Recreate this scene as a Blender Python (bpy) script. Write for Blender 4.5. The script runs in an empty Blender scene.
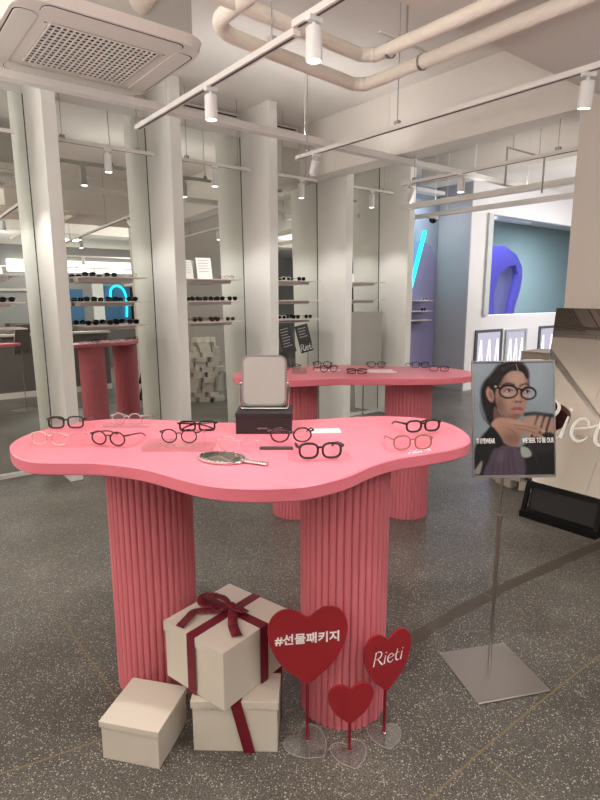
import bpy, bmesh, math, random
import numpy as np
from mathutils import Vector, Matrix
random.seed(7)
SC = bpy.context.scene
COL = SC.collection
PI = math.pi
# ------------------------------------------------------------------ frames
PH = math.radians(38.266)                      # direction of the mirror wall
TX, TY = math.cos(PH), math.sin(PH)            # along the mirror wall
NX, NY = math.sin(PH), -math.cos(PH)           # out of the mirror wall, into the shop
DW = 5.029
def W(u, v, z=0.0):
    return Vector((NX*(v-DW)+TX*u, NY*(v-DW)+TY*u, z))
CEIL = 3.28
# ------------------------------------------------------------------ materials
def lin(c):
    def f(x):
        x /= 255.0
        return x/12.92 if x <= .04045 else ((x+.055)/1.055)**2.4
    return (f(c[0]), f(c[1]), f(c[2]), 1)
MATS = {}
def mat(name, rgb, rough=.5, metal=0, spec=.5, bump=0, bscale=60, coat=0, vary=0.0, emit=None, estr=0):
    if name in MATS: return MATS[name]
    m = bpy.data.materials.new(name); m.use_nodes = True
    nt = m.node_tree; b = nt.nodes['Principled BSDF']
    c = lin(rgb)
    b.inputs['Base Color'].default_value = c
    b.inputs['Roughness'].default_value = rough
    b.inputs['Metallic'].default_value = metal
    b.inputs['Specular IOR Level'].default_value = spec
    if coat: b.inputs['Coat Weight'].default_value = coat; b.inputs['Coat Roughness'].default_value = .06
    if emit:
        b.inputs['Emission Color'].default_value = lin(emit); b.inputs['Emission Strength'].default_value = estr
    if bump or vary:
        tc = nt.nodes.new('ShaderNodeTexCoord'); nz = nt.nodes.new('ShaderNodeTexNoise')
        nz.inputs['Scale'].default_value = bscale; nz.inputs['Detail'].default_value = 4
        nt.links.new(tc.outputs['Object'], nz.inputs['Vector'])
        if bump:
            bp = nt.nodes.new('ShaderNodeBump'); bp.inputs['Strength'].default_value = bump; bp.inputs['Distance'].default_value = .01
            nt.links.new(nz.outputs['Fac'], bp.inputs['Height']); nt.links.new(bp.outputs['Normal'], b.inputs['Normal'])
        if vary:
            mx = nt.nodes.new('ShaderNodeMix'); mx.data_type = 'RGBA'
            mx.inputs[6].default_value = tuple(max(0, x*(1-vary)) for x in c[:3])+(1,)
            mx.inputs[7].default_value = tuple(min(1, x*(1+vary)) for x in c[:3])+(1,)
            nt.links.new(nz.outputs['Fac'], mx.inputs[0]); nt.links.new(mx.outputs[2], b.inputs['Base Color'])
    MATS[name] = m
    return m
def clear(name, tint, gloss=.08, diff=0.0, dcol=(255,255,255), rough=.03):
    if name in MATS: return MATS[name]
    m = bpy.data.materials.new(name); m.use_nodes = True
    nt = m.node_tree; nt.nodes.clear()
    out = nt.nodes.new('ShaderNodeOutputMaterial')
    tr = nt.nodes.new('ShaderNodeBsdfTransparent'); tr.inputs[0].default_value = lin(tint)
    gl = nt.nodes.new('ShaderNodeBsdfGlossy'); gl.inputs['Roughness'].default_value = rough
    m1 = nt.nodes.new('ShaderNodeMixShader'); m1.inputs[0].default_value = gloss
    nt.links.new(tr.outputs[0], m1.inputs[1]); nt.links.new(gl.outputs[0], m1.inputs[2])
    last = m1
    if diff:
        df = nt.nodes.new('ShaderNodeBsdfDiffuse'); df.inputs[0].default_value = lin(dcol)
        m2 = nt.nodes.new('ShaderNodeMixShader'); m2.inputs[0].default_value = diff
        nt.links.new(m1.outputs[0], m2.inputs[1]); nt.links.new(df.outputs[0], m2.inputs[2]); last = m2
    nt.links.new(last.outputs[0], out.inputs[0])
    MATS[name] = m
    return m
def glow(name, rgb, s):
    if name in MATS: return MATS[name]
    m = bpy.data.materials.new(name); m.use_nodes = True
    nt = m.node_tree; nt.nodes.clear()
    out = nt.nodes.new('ShaderNodeOutputMaterial'); e = nt.nodes.new('ShaderNodeEmission')
    e.inputs[0].default_value = lin(rgb); e.inputs[1].default_value = s
    nt.links.new(e.outputs[0], out.inputs[0]); MATS[name] = m
    return m
WHITE = mat('white_paint', (238,235,229), .6, bump=.05, bscale=25, vary=.02)
CEILM = mat('ceiling_paint', (238,231,224), .8, bump=.12, bscale=9, vary=.03)
BEAMM = mat('beam_paint', (236,229,221), .8, bump=.1, bscale=14, vary=.03)
PINK = mat('pink_lacquer', (224,119,134), .38, bump=.02, bscale=40, vary=.015)
PINKL = mat('pink_leg_paint', (213,116,126), .5)
TRAYM = mat('white_metal', (232,226,220), .45)
SPOTM = mat('white_enamel', (235,232,230), .4)
STEEL = mat('brushed_steel', (176,170,164), .32, metal=1)
CHROME = mat('chrome', (205,203,200), .12, metal=1)
BLACKM = mat('black_metal', (20,19,19), .4)
BLACKP = mat('black_acetate', (14,13,14), .2)
MIRROR = mat('mirror_glass', (230,234,229), .0, metal=1)
MIRRORG = mat('grey_mirror_glass', (205,200,195), .02, metal=1)
PIPEM = mat('pipe_wrap', (242,232,218), .7, bump=.5, bscale=45, vary=.05)
BOXM = mat('cream_card', (206,196,182), .55, vary=.01, bscale=5)
RIB = mat('crimson_velvet', (110,8,32), .55)
HEART = mat('red_card', (150,28,38), .5)
STICK = mat('red_stick', (128,14,34), .45)
LETTER = mat('white_lettering', (242,238,234), .6)
ACRY = clear('clear_acrylic', (244,243,242), .09, .02)
ACRYT = clear('acrylic_edge', (232,229,226), .10, .06, rough=.12)
PLATE = clear('thin_acrylic', (255,254,254), .02, .0)
MIRRORT = mat('tinted_mirror_glass', (118,111,104), .01, metal=1)
LENS = clear('clear_lens', (248,246,246), .06)
LENSD = mat('dark_lens', (18,17,18), .08)
GLASSP = clear('window_glass', (235,242,245), .07)
GREYPL = mat('grey_plastic', (70,66,64), .4)
# ------------------------------------------------------------------ mesh builder
class MB:
    def __init__(s): s.bm = bmesh.new()
    def box(s, x0, x1, y0, y1, z0, z1, M=None):
        vs = [s.bm.verts.new(p) for p in ((x0,y0,z0),(x1,y0,z0),(x1,y1,z0),(x0,y1,z0),(x0,y0,z1),(x1,y0,z1),(x1,y1,z1),(x0,y1,z1))]
        for f in ((3,2,1,0),(4,5,6,7),(0,1,5,4),(1,2,6,5),(2,3,7,6),(3,0,4,7)): s.bm.faces.new([vs[i] for i in f])
        if M is not None:
            for v in vs: v.co = M @ v.co
        return s
    def prism(s, pts, z0, z1, M=None, bev=0):
        n = len(pts); rings = []
        if bev:
            c = Vector((sum(p[0] for p in pts)/n, sum(p[1] for p in pts)/n))
            def inset(d):
                out = []
                for i in range(n):
                    a, b, q = Vector(pts[i-1][:2]), Vector(pts[(i+1) % n][:2]), Vector(pts[i][:2])
                    tt = (b-a).normalized(); nn = Vector((-tt.y, tt.x)); out.append((q.x+nn.x*d, q.y+nn.y*d))
                return out
            lv = [(inset(bev), z0), (pts, z0+bev), (pts, z1-bev), (inset(bev), z1)]
        else: lv = [(pts, z0), (pts, z1)]
        for P, z in lv: rings.append([s.bm.verts.new((p[0], p[1], z)) for p in P])
        for a, b in zip(rings, rings[1:]):
            for i in range(n):
                j = (i+1) % n; s.bm.faces.new((a[i], a[j], b[j], b[i]))
        s.bm.faces.new(rings[0][::-1]); s.bm.faces.new(rings[-1])
        if M is not None:
            for r in rings:
                for v in r: v.co = M @ v.co
        return s
    def lathe(s, prof, seg=24, M=None, cap=True):
        rings = [[s.bm.verts.new((r*math.cos(2*PI*i/seg), r*math.sin(2*PI*i/seg), z)) for i in range(seg)] for r, z in prof]
        for a, b in zip(rings, rings[1:]):
            for i in range(seg):
                j = (i+1) % seg; s.bm.faces.new((a[i], a[j], b[j], b[i]))
        if cap: s.bm.faces.new(rings[0][::-1]); s.bm.faces.new(rings[-1])
        if M is not None:
            for r in rings:
                for v in r: v.co = M @ v.co
        return s
    def tube(s, pts, r, seg=8, closed=False, flat=1.0):
        P = [Vector(p) for p in pts]; n = len(P); rings = []
        rr = r if isinstance(r, (list, tuple)) else [r]*n
        up = Vector((0,0,1)); prev = None
        for i in range(n):
            a = P[i-1] if (i or closed) else P[i]; b = P[(i+1) % n] if (i < n-1 or closed) else P[i]
            d = (b-a).normalized()
            if prev is None:
                x = d.cross(up)
                if x.length < 1e-3: x = d.cross(Vector((0,1,0)))
            else: x = prev - d*prev.dot(d)
            x.normalize(); prev = x; y = d.cross(x)
            rings.append([s.bm.verts.new(P[i]+(x*math.cos(2*PI*k/seg)+y*math.sin(2*PI*k/seg)*flat)*rr[i]) for k in range(seg)])
        for i in range(n if closed else n-1):
            a, b = rings[i], rings[(i+1) % n]
            for k in range(seg):
                j = (k+1) % seg; s.bm.faces.new((a[k], a[j], b[j], b[k]))
        if not closed: s.bm.faces.new(rings[0][::-1]); s.bm.faces.new(rings[-1])
        return s
    def face(s, pts):
        s.bm.faces.new([s.bm.verts.new(p) for p in pts]); return s
    def build(s, name, m, parent=None, smooth=False, bevel=0, mesh_only=False, M=None):
        bmesh.ops.recalc_face_normals(s.bm, faces=s.bm.faces[:])
        if M is not None: bmesh.ops.transform(s.bm, matrix=M, verts=s.bm.verts[:])
        me = bpy.data.meshes.new(name); s.bm.to_mesh(me); s.bm.free()
        me.materials.append(m)
        if smooth:
            for p in me.polygons: p.use_smooth = True
            try: me.set_sharp_from_angle(angle=math.radians(40))
            except Exception: pass
        o = bpy.data.objects.new(name, me); COL.objects.link(o)
        if parent is not None: o.parent = parent
        if bevel:
            b = o.modifiers.new('bevel', 'BEVEL'); b.width = bevel; b.segments = 2; b.limit_method = 'ANGLE'
        return o
def thing(name, label, cat, loc=(0,0,0), rz=0, group=None):
    o = bpy.data.objects.new(name, None); COL.objects.link(o)
    o.empty_display_size = .05
    o.location = loc; o.rotation_euler = (0,0,rz); o['label'] = label; o['category'] = cat
    if group: o['group'] = group
    return o
def tag(o, label, cat, group=None):
    o['label'] = label; o['category'] = cat
    if group: o['group'] = group
    return o
def struct(o): o['kind'] = 'structure'; return o
def place(o, loc, rz=0): o.location = loc; o.rotation_euler = (0,0,rz); return o
def dup(root, loc, rz=0, label=None, group=None):
    r = root.copy(); COL.objects.link(r); r.location = loc; r.rotation_euler = (0,0,rz)
    if label: r['label'] = label
    if group: r['group'] = group
    for ch in list(root.children):
        c = ch.copy(); COL.objects.link(c); c.parent = r
        for g in list(ch.children):
            d = g.copy(); COL.objects.link(d); d.parent = c
    return r
def spline(pts, n=6, closed=True):
    out = []; N = len(pts)
    rng = range(N) if closed else range(N-1)
    for i in rng:
        if closed: p0, p1, p2, p3 = pts[i-1], pts[i], pts[(i+1) % N], pts[(i+2) % N]
        else: p0, p1, p2, p3 = pts[max(i-1,0)], pts[i], pts[i+1], pts[min(i+2,N-1)]
        for k in range(n):
            t = k/n; t2 = t*t; t3 = t2*t
            out.append(tuple(.5*(2*b+(c-a)*t+(2*a-5*b+4*c-d)*t2+(3*b-a-3*c+d)*t3) for a, b, c, d in zip(p0, p1, p2, p3)))
    if not closed: out.append(tuple(pts[-1]))
    return out
def rrect(w, h, r, n=5, cx=0, cy=0):
    out = []
    for sx, sy, a0 in ((1,-1,-PI/2),(1,1,0),(-1,1,PI/2),(-1,-1,PI)):
        for k in range(n+1):
            a = a0+PI/2*k/n; out.append((cx+sx*(w/2-r)+r*math.cos(a), cy+sy*(h/2-r)+r*math.sin(a)))
    return out
def text_mesh(name, body, size, m, parent, M, depth=.0006, bold=0, align='CENTER', sx=1.0):
    c = bpy.data.curves.new(name, 'FONT'); c.body = body; c.size = size; c.align_x = align; c.align_y = 'CENTER'
    c.extrude = depth; c.offset = bold; c.resolution_u = 3
    o = bpy.data.objects.new(name+'_curve', c); COL.objects.link(o)
    me = bpy.data.meshes.new_from_object(o.evaluated_get(bpy.context.evaluated_depsgraph_get()))
    bpy.data.objects.remove(o); bpy.data.curves.remove(c)
    me.name = name; me.transform(M @ Matrix.Diagonal((sx,1,1,1))); me.materials.clear(); me.materials.append(m)
    o = bpy.data.objects.new(name, me); COL.objects.link(o)
    if parent is not None: o.parent = parent
    return o
RX90 = Matrix.Rotation(PI/2, 4, 'X')            # xy drawing -> upright facing -y
# hand drawn script logo: strokes as (points, widths)
def logo(mb, h, M, depth=.001):
    S = []
    S.append(([(0,0),(.10,.5),(.20,1.0)], [.09,.08,.07]))                                                        # R stem
    S.append(([(.10,.93),(.30,1.0),(.52,.97),(.62,.80),(.54,.60),(.36,.50),(.16,.48)], [.03,.05,.07,.10,.09,.05,.03]))  # bowl
    S.append(([(.30,.50),(.46,.28),(.62,.06),(.74,-.02)], [.04,.09,.11,.05]))                                    # leg
    S.append(([(.82,0),(.87,.3),(.93,.62)], [.11,.08,.06]))                                                      # i
    S.append(([(.945,.79),(.99,.83)], [.10,.10]))
    S.append(([(1.12,.32),(1.42,.38),(1.75,.52),(2.02,.60)], [.03,.045,.045,.03]))                               # e bar running into t
    S.append(([(1.50,.40),(1.50,.55),(1.38,.63),(1.20,.56),(1.10,.36),(1.12,.14),(1.28,.01),(1.46,.08),(1.54,.18)], [.04,.06,.06,.07,.10,.10,.08,.05,.03]))
    S.append(([(1.86,.88),(1.80,.62),(1.74,.32),(1.76,.10),(1.88,.01),(2.0,.08)], [.05,.07,.10,.10,.07,.03]))    # t
    S.append(([(2.12,0),(2.17,.3),(2.23,.62)], [.11,.08,.06]))                                                   # i
    S.append(([(2.245,.79),(2.29,.83)], [.10,.10]))
    k = 0
    for pts, wd in S:
        q = spline([(p[0], p[1], w) for p, w in zip(pts, wd)], 5, closed=False)
        L, R = [], []
        for i, p in enumerate(q):
            a = q[max(i-1,0)]; b = q[min(i+1,len(q)-1)]
            d = Vector((b[0]-a[0], b[1]-a[1])); d.normalize(); nx, ny = -d.y, d.x
            L.append((p[0]+nx*p[2]/2, p[1]+ny*p[2]/2)); R.append((p[0]-nx*p[2]/2, p[1]-ny*p[2]/2))
        for i in range(len(q)-1):
            zz = depth+.00012*k
            mb.face([M @ Vector(((x-1.14)*h, (y-.5)*h, zz)) for x, y in (L[i], R[i], R[i+1], L[i+1])])
        k += 1
    return mb

# ------------------------------------------------------------------ camera
F = 560.0
cam = bpy.data.cameras.new('camera'); co = bpy.data.objects.new('camera', cam); COL.objects.link(co)
co.location = (0,0,1.5); co.rotation_euler = (PI/2-math.atan(105/F), 0, 0)
cam.sensor_fit = 'VERTICAL'; cam.sensor_height = 36; cam.lens = 36*F/800; cam.clip_start = .05; cam.clip_end = 100
SC.camera = co
SC.view_settings.view_transform = 'Standard'; SC.view_settings.look = 'None'; SC.view_settings.gamma = 1
SC.view_settings.exposure = 0.58

# ------------------------------------------------------------------ floor / ceiling / walls
def floor_material():
    m = bpy.data.materials.new('terrazzo_floor'); m.use_nodes = True
    nt = m.node_tree; L = nt.links; b = nt.nodes['Principled BSDF']
    tc = nt.nodes.new('ShaderNodeTexCoord')
    def noise(scale, detail, rough=.5):
        n = nt.nodes.new('ShaderNodeTexNoise'); n.inputs['Scale'].default_value = scale; n.inputs['Detail'].default_value = detail
        n.inputs['Roughness'].default_value = rough
        L.new(tc.outputs['Object'], n.inputs['Vector']); return n
    def ramp(src, stops):
        r = nt.nodes.new('ShaderNodeValToRGB'); e = r.color_ramp.elements
        for k, (p, c) in enumerate(stops):
            el = e[k] if k < 2 else e.new(p)
            el.position = p; el.color = lin(c) if len(c) == 3 else c
        L.new(src, r.inputs[0]); return r
    big = noise(.9, 5, .6)
    base = ramp(big.outputs['Fac'], [(.30,(66,63,59)),(.48,(90,86,80)),(.60,(104,100,93)),(.74,(128,122,113))])
    fine = noise(150, 3, .7)
    fr = ramp(fine.outputs['Fac'], [(.34,(.28,.27,.26,1)),(.5,(.86,.86,.86,1)),(.66,(1.6,1.57,1.5,1))])
    mul = nt.nodes.new('ShaderNodeMix'); mul.data_type = 'RGBA'; mul.blend_type = 'MULTIPLY'; mul.inputs[0].default_value = 1
    L.new(base.outputs[0], mul.inputs[6]); L.new(fr.outputs[0], mul.inputs[7])
    # aggregate chips
    last = mul
    for sc, thr, colr in ((190, .78, (214,208,194)), (110, .88, (190,182,164)), (140, .82, (36,33,30))):
        v = nt.nodes.new('ShaderNodeTexVoronoi'); v.inputs['Scale'].default_value = sc
        L.new(tc.outputs['Object'], v.inputs['Vector'])
        sep = nt.nodes.new('ShaderNodeSeparateColor'); L.new(v.outputs['Color'], sep.inputs[0])
        g1 = nt.nodes.new('ShaderNodeMath'); g1.operation = 'GREATER_THAN'; g1.inputs[1].default_value = thr
        L.new(sep.outputs[0], g1.inputs[0])
        g2 = nt.nodes.new('ShaderNodeMath'); g2.operation = 'LESS_THAN'; g2.inputs[1].default_value = .34
        L.new(v.outputs['Distance'], g2.inputs[0])
        a = nt.nodes.new('ShaderNodeMath'); a.operation = 'MULTIPLY'; L.new(g1.outputs[0], a.inputs[0]); L.new(g2.outputs[0], a.inputs[1])
        a2 = nt.nodes.new('ShaderNodeMath'); a2.operation = 'MULTIPLY'; a2.inputs[1].default_value = .8; L.new(a.outputs[0], a2.inputs[0])
        mx = nt.nodes.new('ShaderNodeMix'); mx.data_type = 'RGBA'; mx.inputs[7].default_value = lin(colr)
        L.new(a2.outputs[0], mx.inputs[0]); L.new(last.outputs[2], mx.inputs[6]); last = mx
    L.new(last.outputs[2], b.inputs['Base Color'])
    rr = noise(2.2, 4)
    r2 = nt.nodes.new('ShaderNodeMapRange'); r2.inputs['To Min'].default_value = .22; r2.inputs['To Max'].default_value = .5
    L.new(rr.outputs['Fac'], r2.inputs[0]); L.new(r2.outputs[0], b.inputs['Roughness'])
    b.inputs['Specular IOR Level'].default_value = .45
    return m
FLOORM = floor_material()
def uvbox(name, u0, u1, v0, v1, z0, z1, m, parent=None, bevel=0):
    c = W((u0+u1)/2, (v0+v1)/2, 0)
    mb = MB().box(-(u1-u0)/2, (u1-u0)/2, -(v1-v0)/2, (v1-v0)/2, z0, z1)
    o = mb.build(name, m, parent, bevel=bevel)
    if parent is None: o.location = c; o.rotation_euler = (0,0,PH)
    return o
U0, U1, V0, V1 = -5.0, 18.0, -3.2, 11.0
o = MB().box(-16, 16, -16, 16, -.1, 0).build('floor', FLOORM); o.location = (0,0,0); struct(o)
fl = o
fl.data.transform(Matrix.Translation((1.5,4.5,0)))
struct(uvbox('ceiling', U0-.2, U1+.2, V0-.2, V1+.2, CEIL, CEIL+.12, CEILM))
struct(uvbox('wall_mirror_side', U0, 5.37, -.24, -.09, 0, CEIL, WHITE))
DGREY = mat('dark_grey_paint', (96,94,92), .7)
struct(uvbox('wall_back', U0, U1, V1, V1+.15, 0, CEIL, mat('grey_wall_paint', (150,148,146), .7)))
struct(uvbox('wall_left', U0-.15, U0, V0, V1, 0, CEIL, WHITE))
struct(uvbox('wall_right', U1, U1+.15, V0, V1, 0, CEIL, mat('cool_white_paint', (205,208,212), .7)))
TEAL = mat('teal_paint', (156,170,174), .75)
struct(uvbox('wall_far', U0, U1, V0-.15, V0, 0, CEIL, TEAL))
NICHE = mat('lilac_grey_paint', (158,170,186), .7)
struct(uvbox('wall_niche', 5.30, 7.47, -1.02, -.88, 0, CEIL, NICHE))
# partition with a window opening
struct(uvbox('wall_partition_post', 7.47, 7.86, -.98, -.275, 0, CEIL, mat('column_grey', (196,196,200), .7, bump=.06, bscale=30)))
struct(uvbox('trim_post', 7.465, 7.86, -.275, -.26, 0, CEIL, mat('column_front_white', (232,229,228), .6)))  # thin front face of the post, in a whiter colour than its sides
PW = mat('partition_white', (236,234,236), .6)
struct(uvbox('wall_partition_sill', 7.86, 12.5, -.40, -.26, 0, 1.18, PW))
struct(uvbox('wall_partition_head', 7.86, 12.5, -.40, -.26, 2.74, CEIL, PW))
wf = uvbox('window_1', 7.86, 7.98, -.44, -.22, 1.18, 2.74, mat('pale_frame', (205,208,206), .5)); struct(wf)
g = MB().box(-2.2, 2.2, -.006, .006, 1.18, 2.74).build('window_glass', GLASSP); place(g, W(10.2,-.33), PH); struct(g); g.name = 'window_2'
# baseboard below the mirrors
for i in range(5):
    a = 1.239+1.005*(i-1)+.101 if i else -3.0
    b = 1.239+1.005*i
    struct(uvbox('baseboard_mirror', a, b, .002, .03, 0, .035, mat('white_gloss', (240,238,234), .4)))
# fins (pillars) and tall mirrors
fins = []
for i in range(-1, 5):
    u = 1.239+1.005*i
    o = uvbox('trim_%d' % (i+2), u, u+.101, -.09, .436, 0, CEIL, WHITE, bevel=.003); struct(o)
TILT = math.radians(-1.3)
gapname = ['left of the first white fin', 'between the first and second white fins', 'between the second and third white fins',
           'between the third and fourth white fins', 'between the fourth and fifth white fins']
for i in range(5):
    a = 1.239+1.005*(i-1)+.101; b = 1.239+1.005*i
    if i == 0: a = -1.2
    M = Matrix.Rotation(TILT, 4, 'X')
    # the glass leans back by a hair
    o = MB().box(-(b-a)/2+.002, (b-a)/2-.0065, 0, .004, 0, 3.02, M).build('wall_mirror', MIRROR)
    place(o, W((a+b)/2, .006, .035), PH)
    e = MB().box((b-a)/2-.0065, (b-a)/2-.0005, -.004, .004, 0, 3.02, M).build('mirror_edge', mat('edge_shadow_gap', (70,76,70), .6), o)
    tag(o, 'tall wall mirror ' + gapname[i], 'mirror', 'tall mirrors between the fins')
# beams
struct(uvbox('beam', 4.01, 4.25, -.09, 3.16, 2.74, CEIL, BEAMM))
struct(uvbox('beam', 1.7, 13.5, 3.16, 4.05, 2.76, CEIL, BEAMM))
struct(uvbox('beam', 6.2, 6.5, -.2, 3.16, 2.95, CEIL, BEAMM))
struct(uvbox('beam', -5.0, 13.5, 7.2, 7.7, 3.08, CEIL, BEAMM))
struct(uvbox('beam', 0.4, 0.7, 4.05, 11, 2.9, CEIL, BEAMM))
# square pillar on the right
struct(uvbox('pillar', 3.90, 5.1, 3.06, 4.6, 0, CEIL, mat('warm_white_paint', (216,206,196), .65, bump=.05, bscale=20)))

# floor joints, brass strips and a dark filled trench
BRASS = mat('brass_strip', (126,110,82), .45, metal=.3)
JOINT = mat('dark_joint', (64,57,48), .7)
FILL = mat('filled_trench', (78,69,58), .5, bump=.1, bscale=30, vary=.25)
def strip(name, pts, w, m, label=None):
    mb = MB()
    for (a, b) in zip(pts, pts[1:]):
        a = Vector(a); b = Vector(b); d = (b-a).normalized(); n = Vector((-d.y, d.x))*w/2
        mb.face([(p.x, p.y, .0012) for p in (a+n, a-n, b-n, b+n)])
    o = mb.build(name, m); struct(o); return o
for pts in ([(-1.148,2.445),(-1.001,2.254),(-0.71,1.893),(-.45,1.57)], [(-1.6,1.22),(-0.864,1.577),(-0.656,1.686)], [(0.1,1.2),(0.609,1.626),(0.9,1.855),(1.272,2.134),(1.9,2.6)]):
    strip('floor_strip', pts, .007, BRASS)
for pts in ([(0.519,1.704),(0.605,1.613),(0.80,1.33)], [(0.263,3.467),(0.746,2.916),(1.269,2.161)], [(0.746,2.916),(1.393,3.327),(2.139,3.782)], [(-2.2,2.55),(-1.728,3.0),(-1.148,2.445)], [(-1.728,3.0),(-1.244,3.451)]):
    strip('floor_joint', pts, .006, mat('pale_joint', (120,108,90), .6))
# the filled trench: an irregular band
mb = MB(); c = spline([(0.30,2.08),(0.518,2.261),(0.927,2.588),(1.327,2.869),(1.831,3.197),(2.6,3.70)], 8, closed=False)
rnd = random.Random(3); up, dn = [], []
for i, p in enumerate(c):
    a = Vector(c[max(i-1,0)]); b = Vector(c[min(i+1,len(c)-1)]); d = (b-a).normalized(); n = Vector((-d.y,d.x))
    w = .032+rnd.uniform(-.007,.007); q = Vector(p); up.append(q+n*w); dn.append(q-n*(.032+rnd.uniform(-.007,.007)))
for i in range(len(c)-1): mb.face([(p.x,p.y,.0009) for p in (up[i],dn[i],dn[i+1],up[i+1])])
struct(mb.build('floor_trench', FILL))


# ------------------------------------------------------------------ tables
T1 = [(-0.969, 1.807), (-0.901, 1.707), (-0.827, 1.652), (-0.76, 1.639), (-0.684, 1.639), (-0.606, 1.632), (-0.522, 1.606), (-0.436, 1.562), (-0.333, 1.486), (-0.255, 1.436), (-0.185, 1.413), (-0.118, 1.406), (-0.053, 1.41), (0.013, 1.424), (0.093, 1.473), (0.157, 1.535), (0.214, 1.606), (0.302, 1.684), (0.419, 1.741), (0.512, 1.795), (0.574, 1.855), (0.603, 1.919), (0.614, 1.99), (0.612, 2.08), (0.593, 2.160), (0.555, 2.221), (0.48, 2.275), (0.392, 2.300), (0.31, 2.300), (0.2, 2.278), (0.124, 2.255), (-0.024, 2.221), (-0.16, 2.192), (-0.279, 2.180), (-0.381, 2.188), (-0.485, 2.21), (-0.592, 2.234), (-0.699, 2.249), (-0.80, 2.238), (-0.885, 2.188), (-0.957, 2.102), (-0.995, 1.99), (-0.997, 1.89)]
T2 = [(-0.424, 3.52), (-0.397, 3.43), (-0.339, 3.36), (-0.227, 3.308), (-0.083, 3.300), (0.0, 3.312), (0.078, 3.335), (0.214, 3.376), (0.306, 3.385), (0.475, 3.373), (0.637, 3.370), (0.794, 3.380), (0.901, 3.402), (1.011, 3.447), (1.085, 3.515), (1.126, 3.60), (1.132, 3.69), (1.106, 3.79), (1.045, 3.870), (0.95, 3.920), (0.804, 3.96), (0.643, 3.985), (0.469, 4.025), (0.31, 4.060), (0.19, 4.050), (0.064, 3.985), (-0.09, 3.88), (-0.259, 3.80), (-0.36, 3.745), (-0.41, 3.67), (-0.43, 3.595)]
ZT = 1.0
def fluted(parent, x, y, R, h):
    n = 38; per = 7; pts = []
    for k in range(n*per):
        a = 2*PI*k/(n*per); f = (k % per)/per
        r = R-.0085+.0085*math.sqrt(max(0, 1-(2*f-1)**2))
        pts.append((x+r*math.cos(a), y+r*math.sin(a)))
    return MB().prism(pts, 0, h).build('leg', PINKL, parent, smooth=False)
def table(outline, legs, loc, label):
    t = thing('display_table', label, 'table', loc, 0, 'pink display tables')
    ol = [(p[0]-loc[0], p[1]-loc[1]) for p in outline]
    top = MB().prism(spline(ol, 5), ZT-.042, ZT, bev=.004).build('tabletop', PINK, t, smooth=True)
    for x, y, r in legs: fluted(t, x-loc[0], y-loc[1], r, ZT-.042)
    return t
table(T1, [(-.567,2.02,.157), (.158,1.872,.157)], (-.2,1.85,0), 'large pink kidney-shaped table in the foreground with the gift boxes at its feet')
table(T2, [(-.035,3.74,.157), (.735,3.74,.157)], (.35,3.7,0), 'pink kidney-shaped table standing behind the foreground table, near the mirrors')

# ------------------------------------------------------------------ eyewear
def rim(kind, w, h):
    if kind == 'round': return [(w/2*math.cos(a), h/2*math.sin(a)) for a in [2*PI*k/28 for k in range(28)]]
    e = {'square': 3.6, 'rect': 4.2, 'soft': 2.7, 'cat': 3.0, 'hex': 2.2}[kind]
    out = []
    for k in range(32):
        a = 2*PI*k/32; c, s = math.cos(a), math.sin(a)
        x = w/2*math.copysign(abs(c)**(2/e), c); y = h/2*math.copysign(abs(s)**(2/e), s)
        if kind in ('square', 'soft'): x *= 1+.07*(y/h)
        if kind == 'hex': x *= 1-.10*abs(y/h)**.5
        if kind == 'cat' and y > 0: y += .10*h*max(0, x/(w/2))**2
        out.append((x, y))
    return out
def eyewear(name, label, cat, kind, fm, lm, w=.052, h=.042, gap=.016, r=.0026, folded=False, group=None, tm=None, seg=6):
    t = thing(name, label, cat, group=group)
    tm = tm or fm
    mb = MB(); R = rim(kind, w, h); zc = h/2+r
    for s in (-1, 1):
        cx = s*(gap/2+w/2)
        mb.tube([(cx+s*x, -.0016+.10*(abs(cx+s*x))**2*2, zc+y) for x, y in R], r, seg, closed=True)
    mb.tube([(-gap/2-.002,0,zc+h*.12), (-gap/4,-.002,zc+h*.24), (gap/4,-.002,zc+h*.24), (gap/2+.002,0,zc+h*.12)], r, seg)
    X = gap/2+w; yb = .2*X*X
    for s in (-1, 1):
        mb.tube([(s*(X-.004), yb-.001, zc+h*.26), (s*(X+.006), yb+.001, zc+h*.28), (s*(X+.009), yb+.009, zc+h*.28)], r*1.1, seg)
    mb.build('frame_front', fm, t, smooth=True)
    for s in (-1, 1):
        l = MB(); cx = s*(gap/2+w/2)
        l.face([(cx+s*x*.97, -.0010+.2*(abs(cx+s*x))**2, zc+y*.97) for x, y in R]).build('lens', lm, t)
        z0 = zc+h*.28; q = MB()
        if not folded:
            pts = [(s*(X+.009), yb+.008, z0), (s*(X+.008), yb+.05, z0-.006), (s*(X+.005), yb+.095, z0-.014), (s*(X+.001), yb+.118, z0-.023), (s*(X-.006), yb+.142, .0025)]
        else:
            yy = .012+.006*(s+1)/2
            pts = [(s*(X+.009), yb+.008, z0), (s*(X+.002), yb+yy, z0-.002), (s*(X-.06), yb+yy, z0-.006), (s*(X-.10), yb+yy-.002, z0-.014), (s*(X-.125), yb+yy-.005, .003)]
        q.tube(spline(pts, 4, closed=False), r*.95, seg).build('temple', tm, t, smooth=True)
    return t
BROWN = mat('tortoise_acetate', (62,30,24), .22, vary=.6, bscale=120)
CARAM = mat('caramel_acetate', (142,92,70), .25, vary=.25, bscale=90)
DKTORT = mat('dark_tortoise_acetate', (30,17,15), .2, vary=.6, bscale=140)
CLEARF = clear('clear_acetate', (236,216,214), .22, .14)
PINKF = clear('rosy_clear_acetate', (222,170,164), .22, .2)
GREYF = mat('smoke_acetate', (46,42,44), .22)
TAUPE = mat('taupe_acetate', (130,112,98), .3)
WHITEF = mat('white_acetate', (232,228,222), .3)
METALF = mat('dark_metal_frame', (40,38,38), .3, metal=.6)
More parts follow.
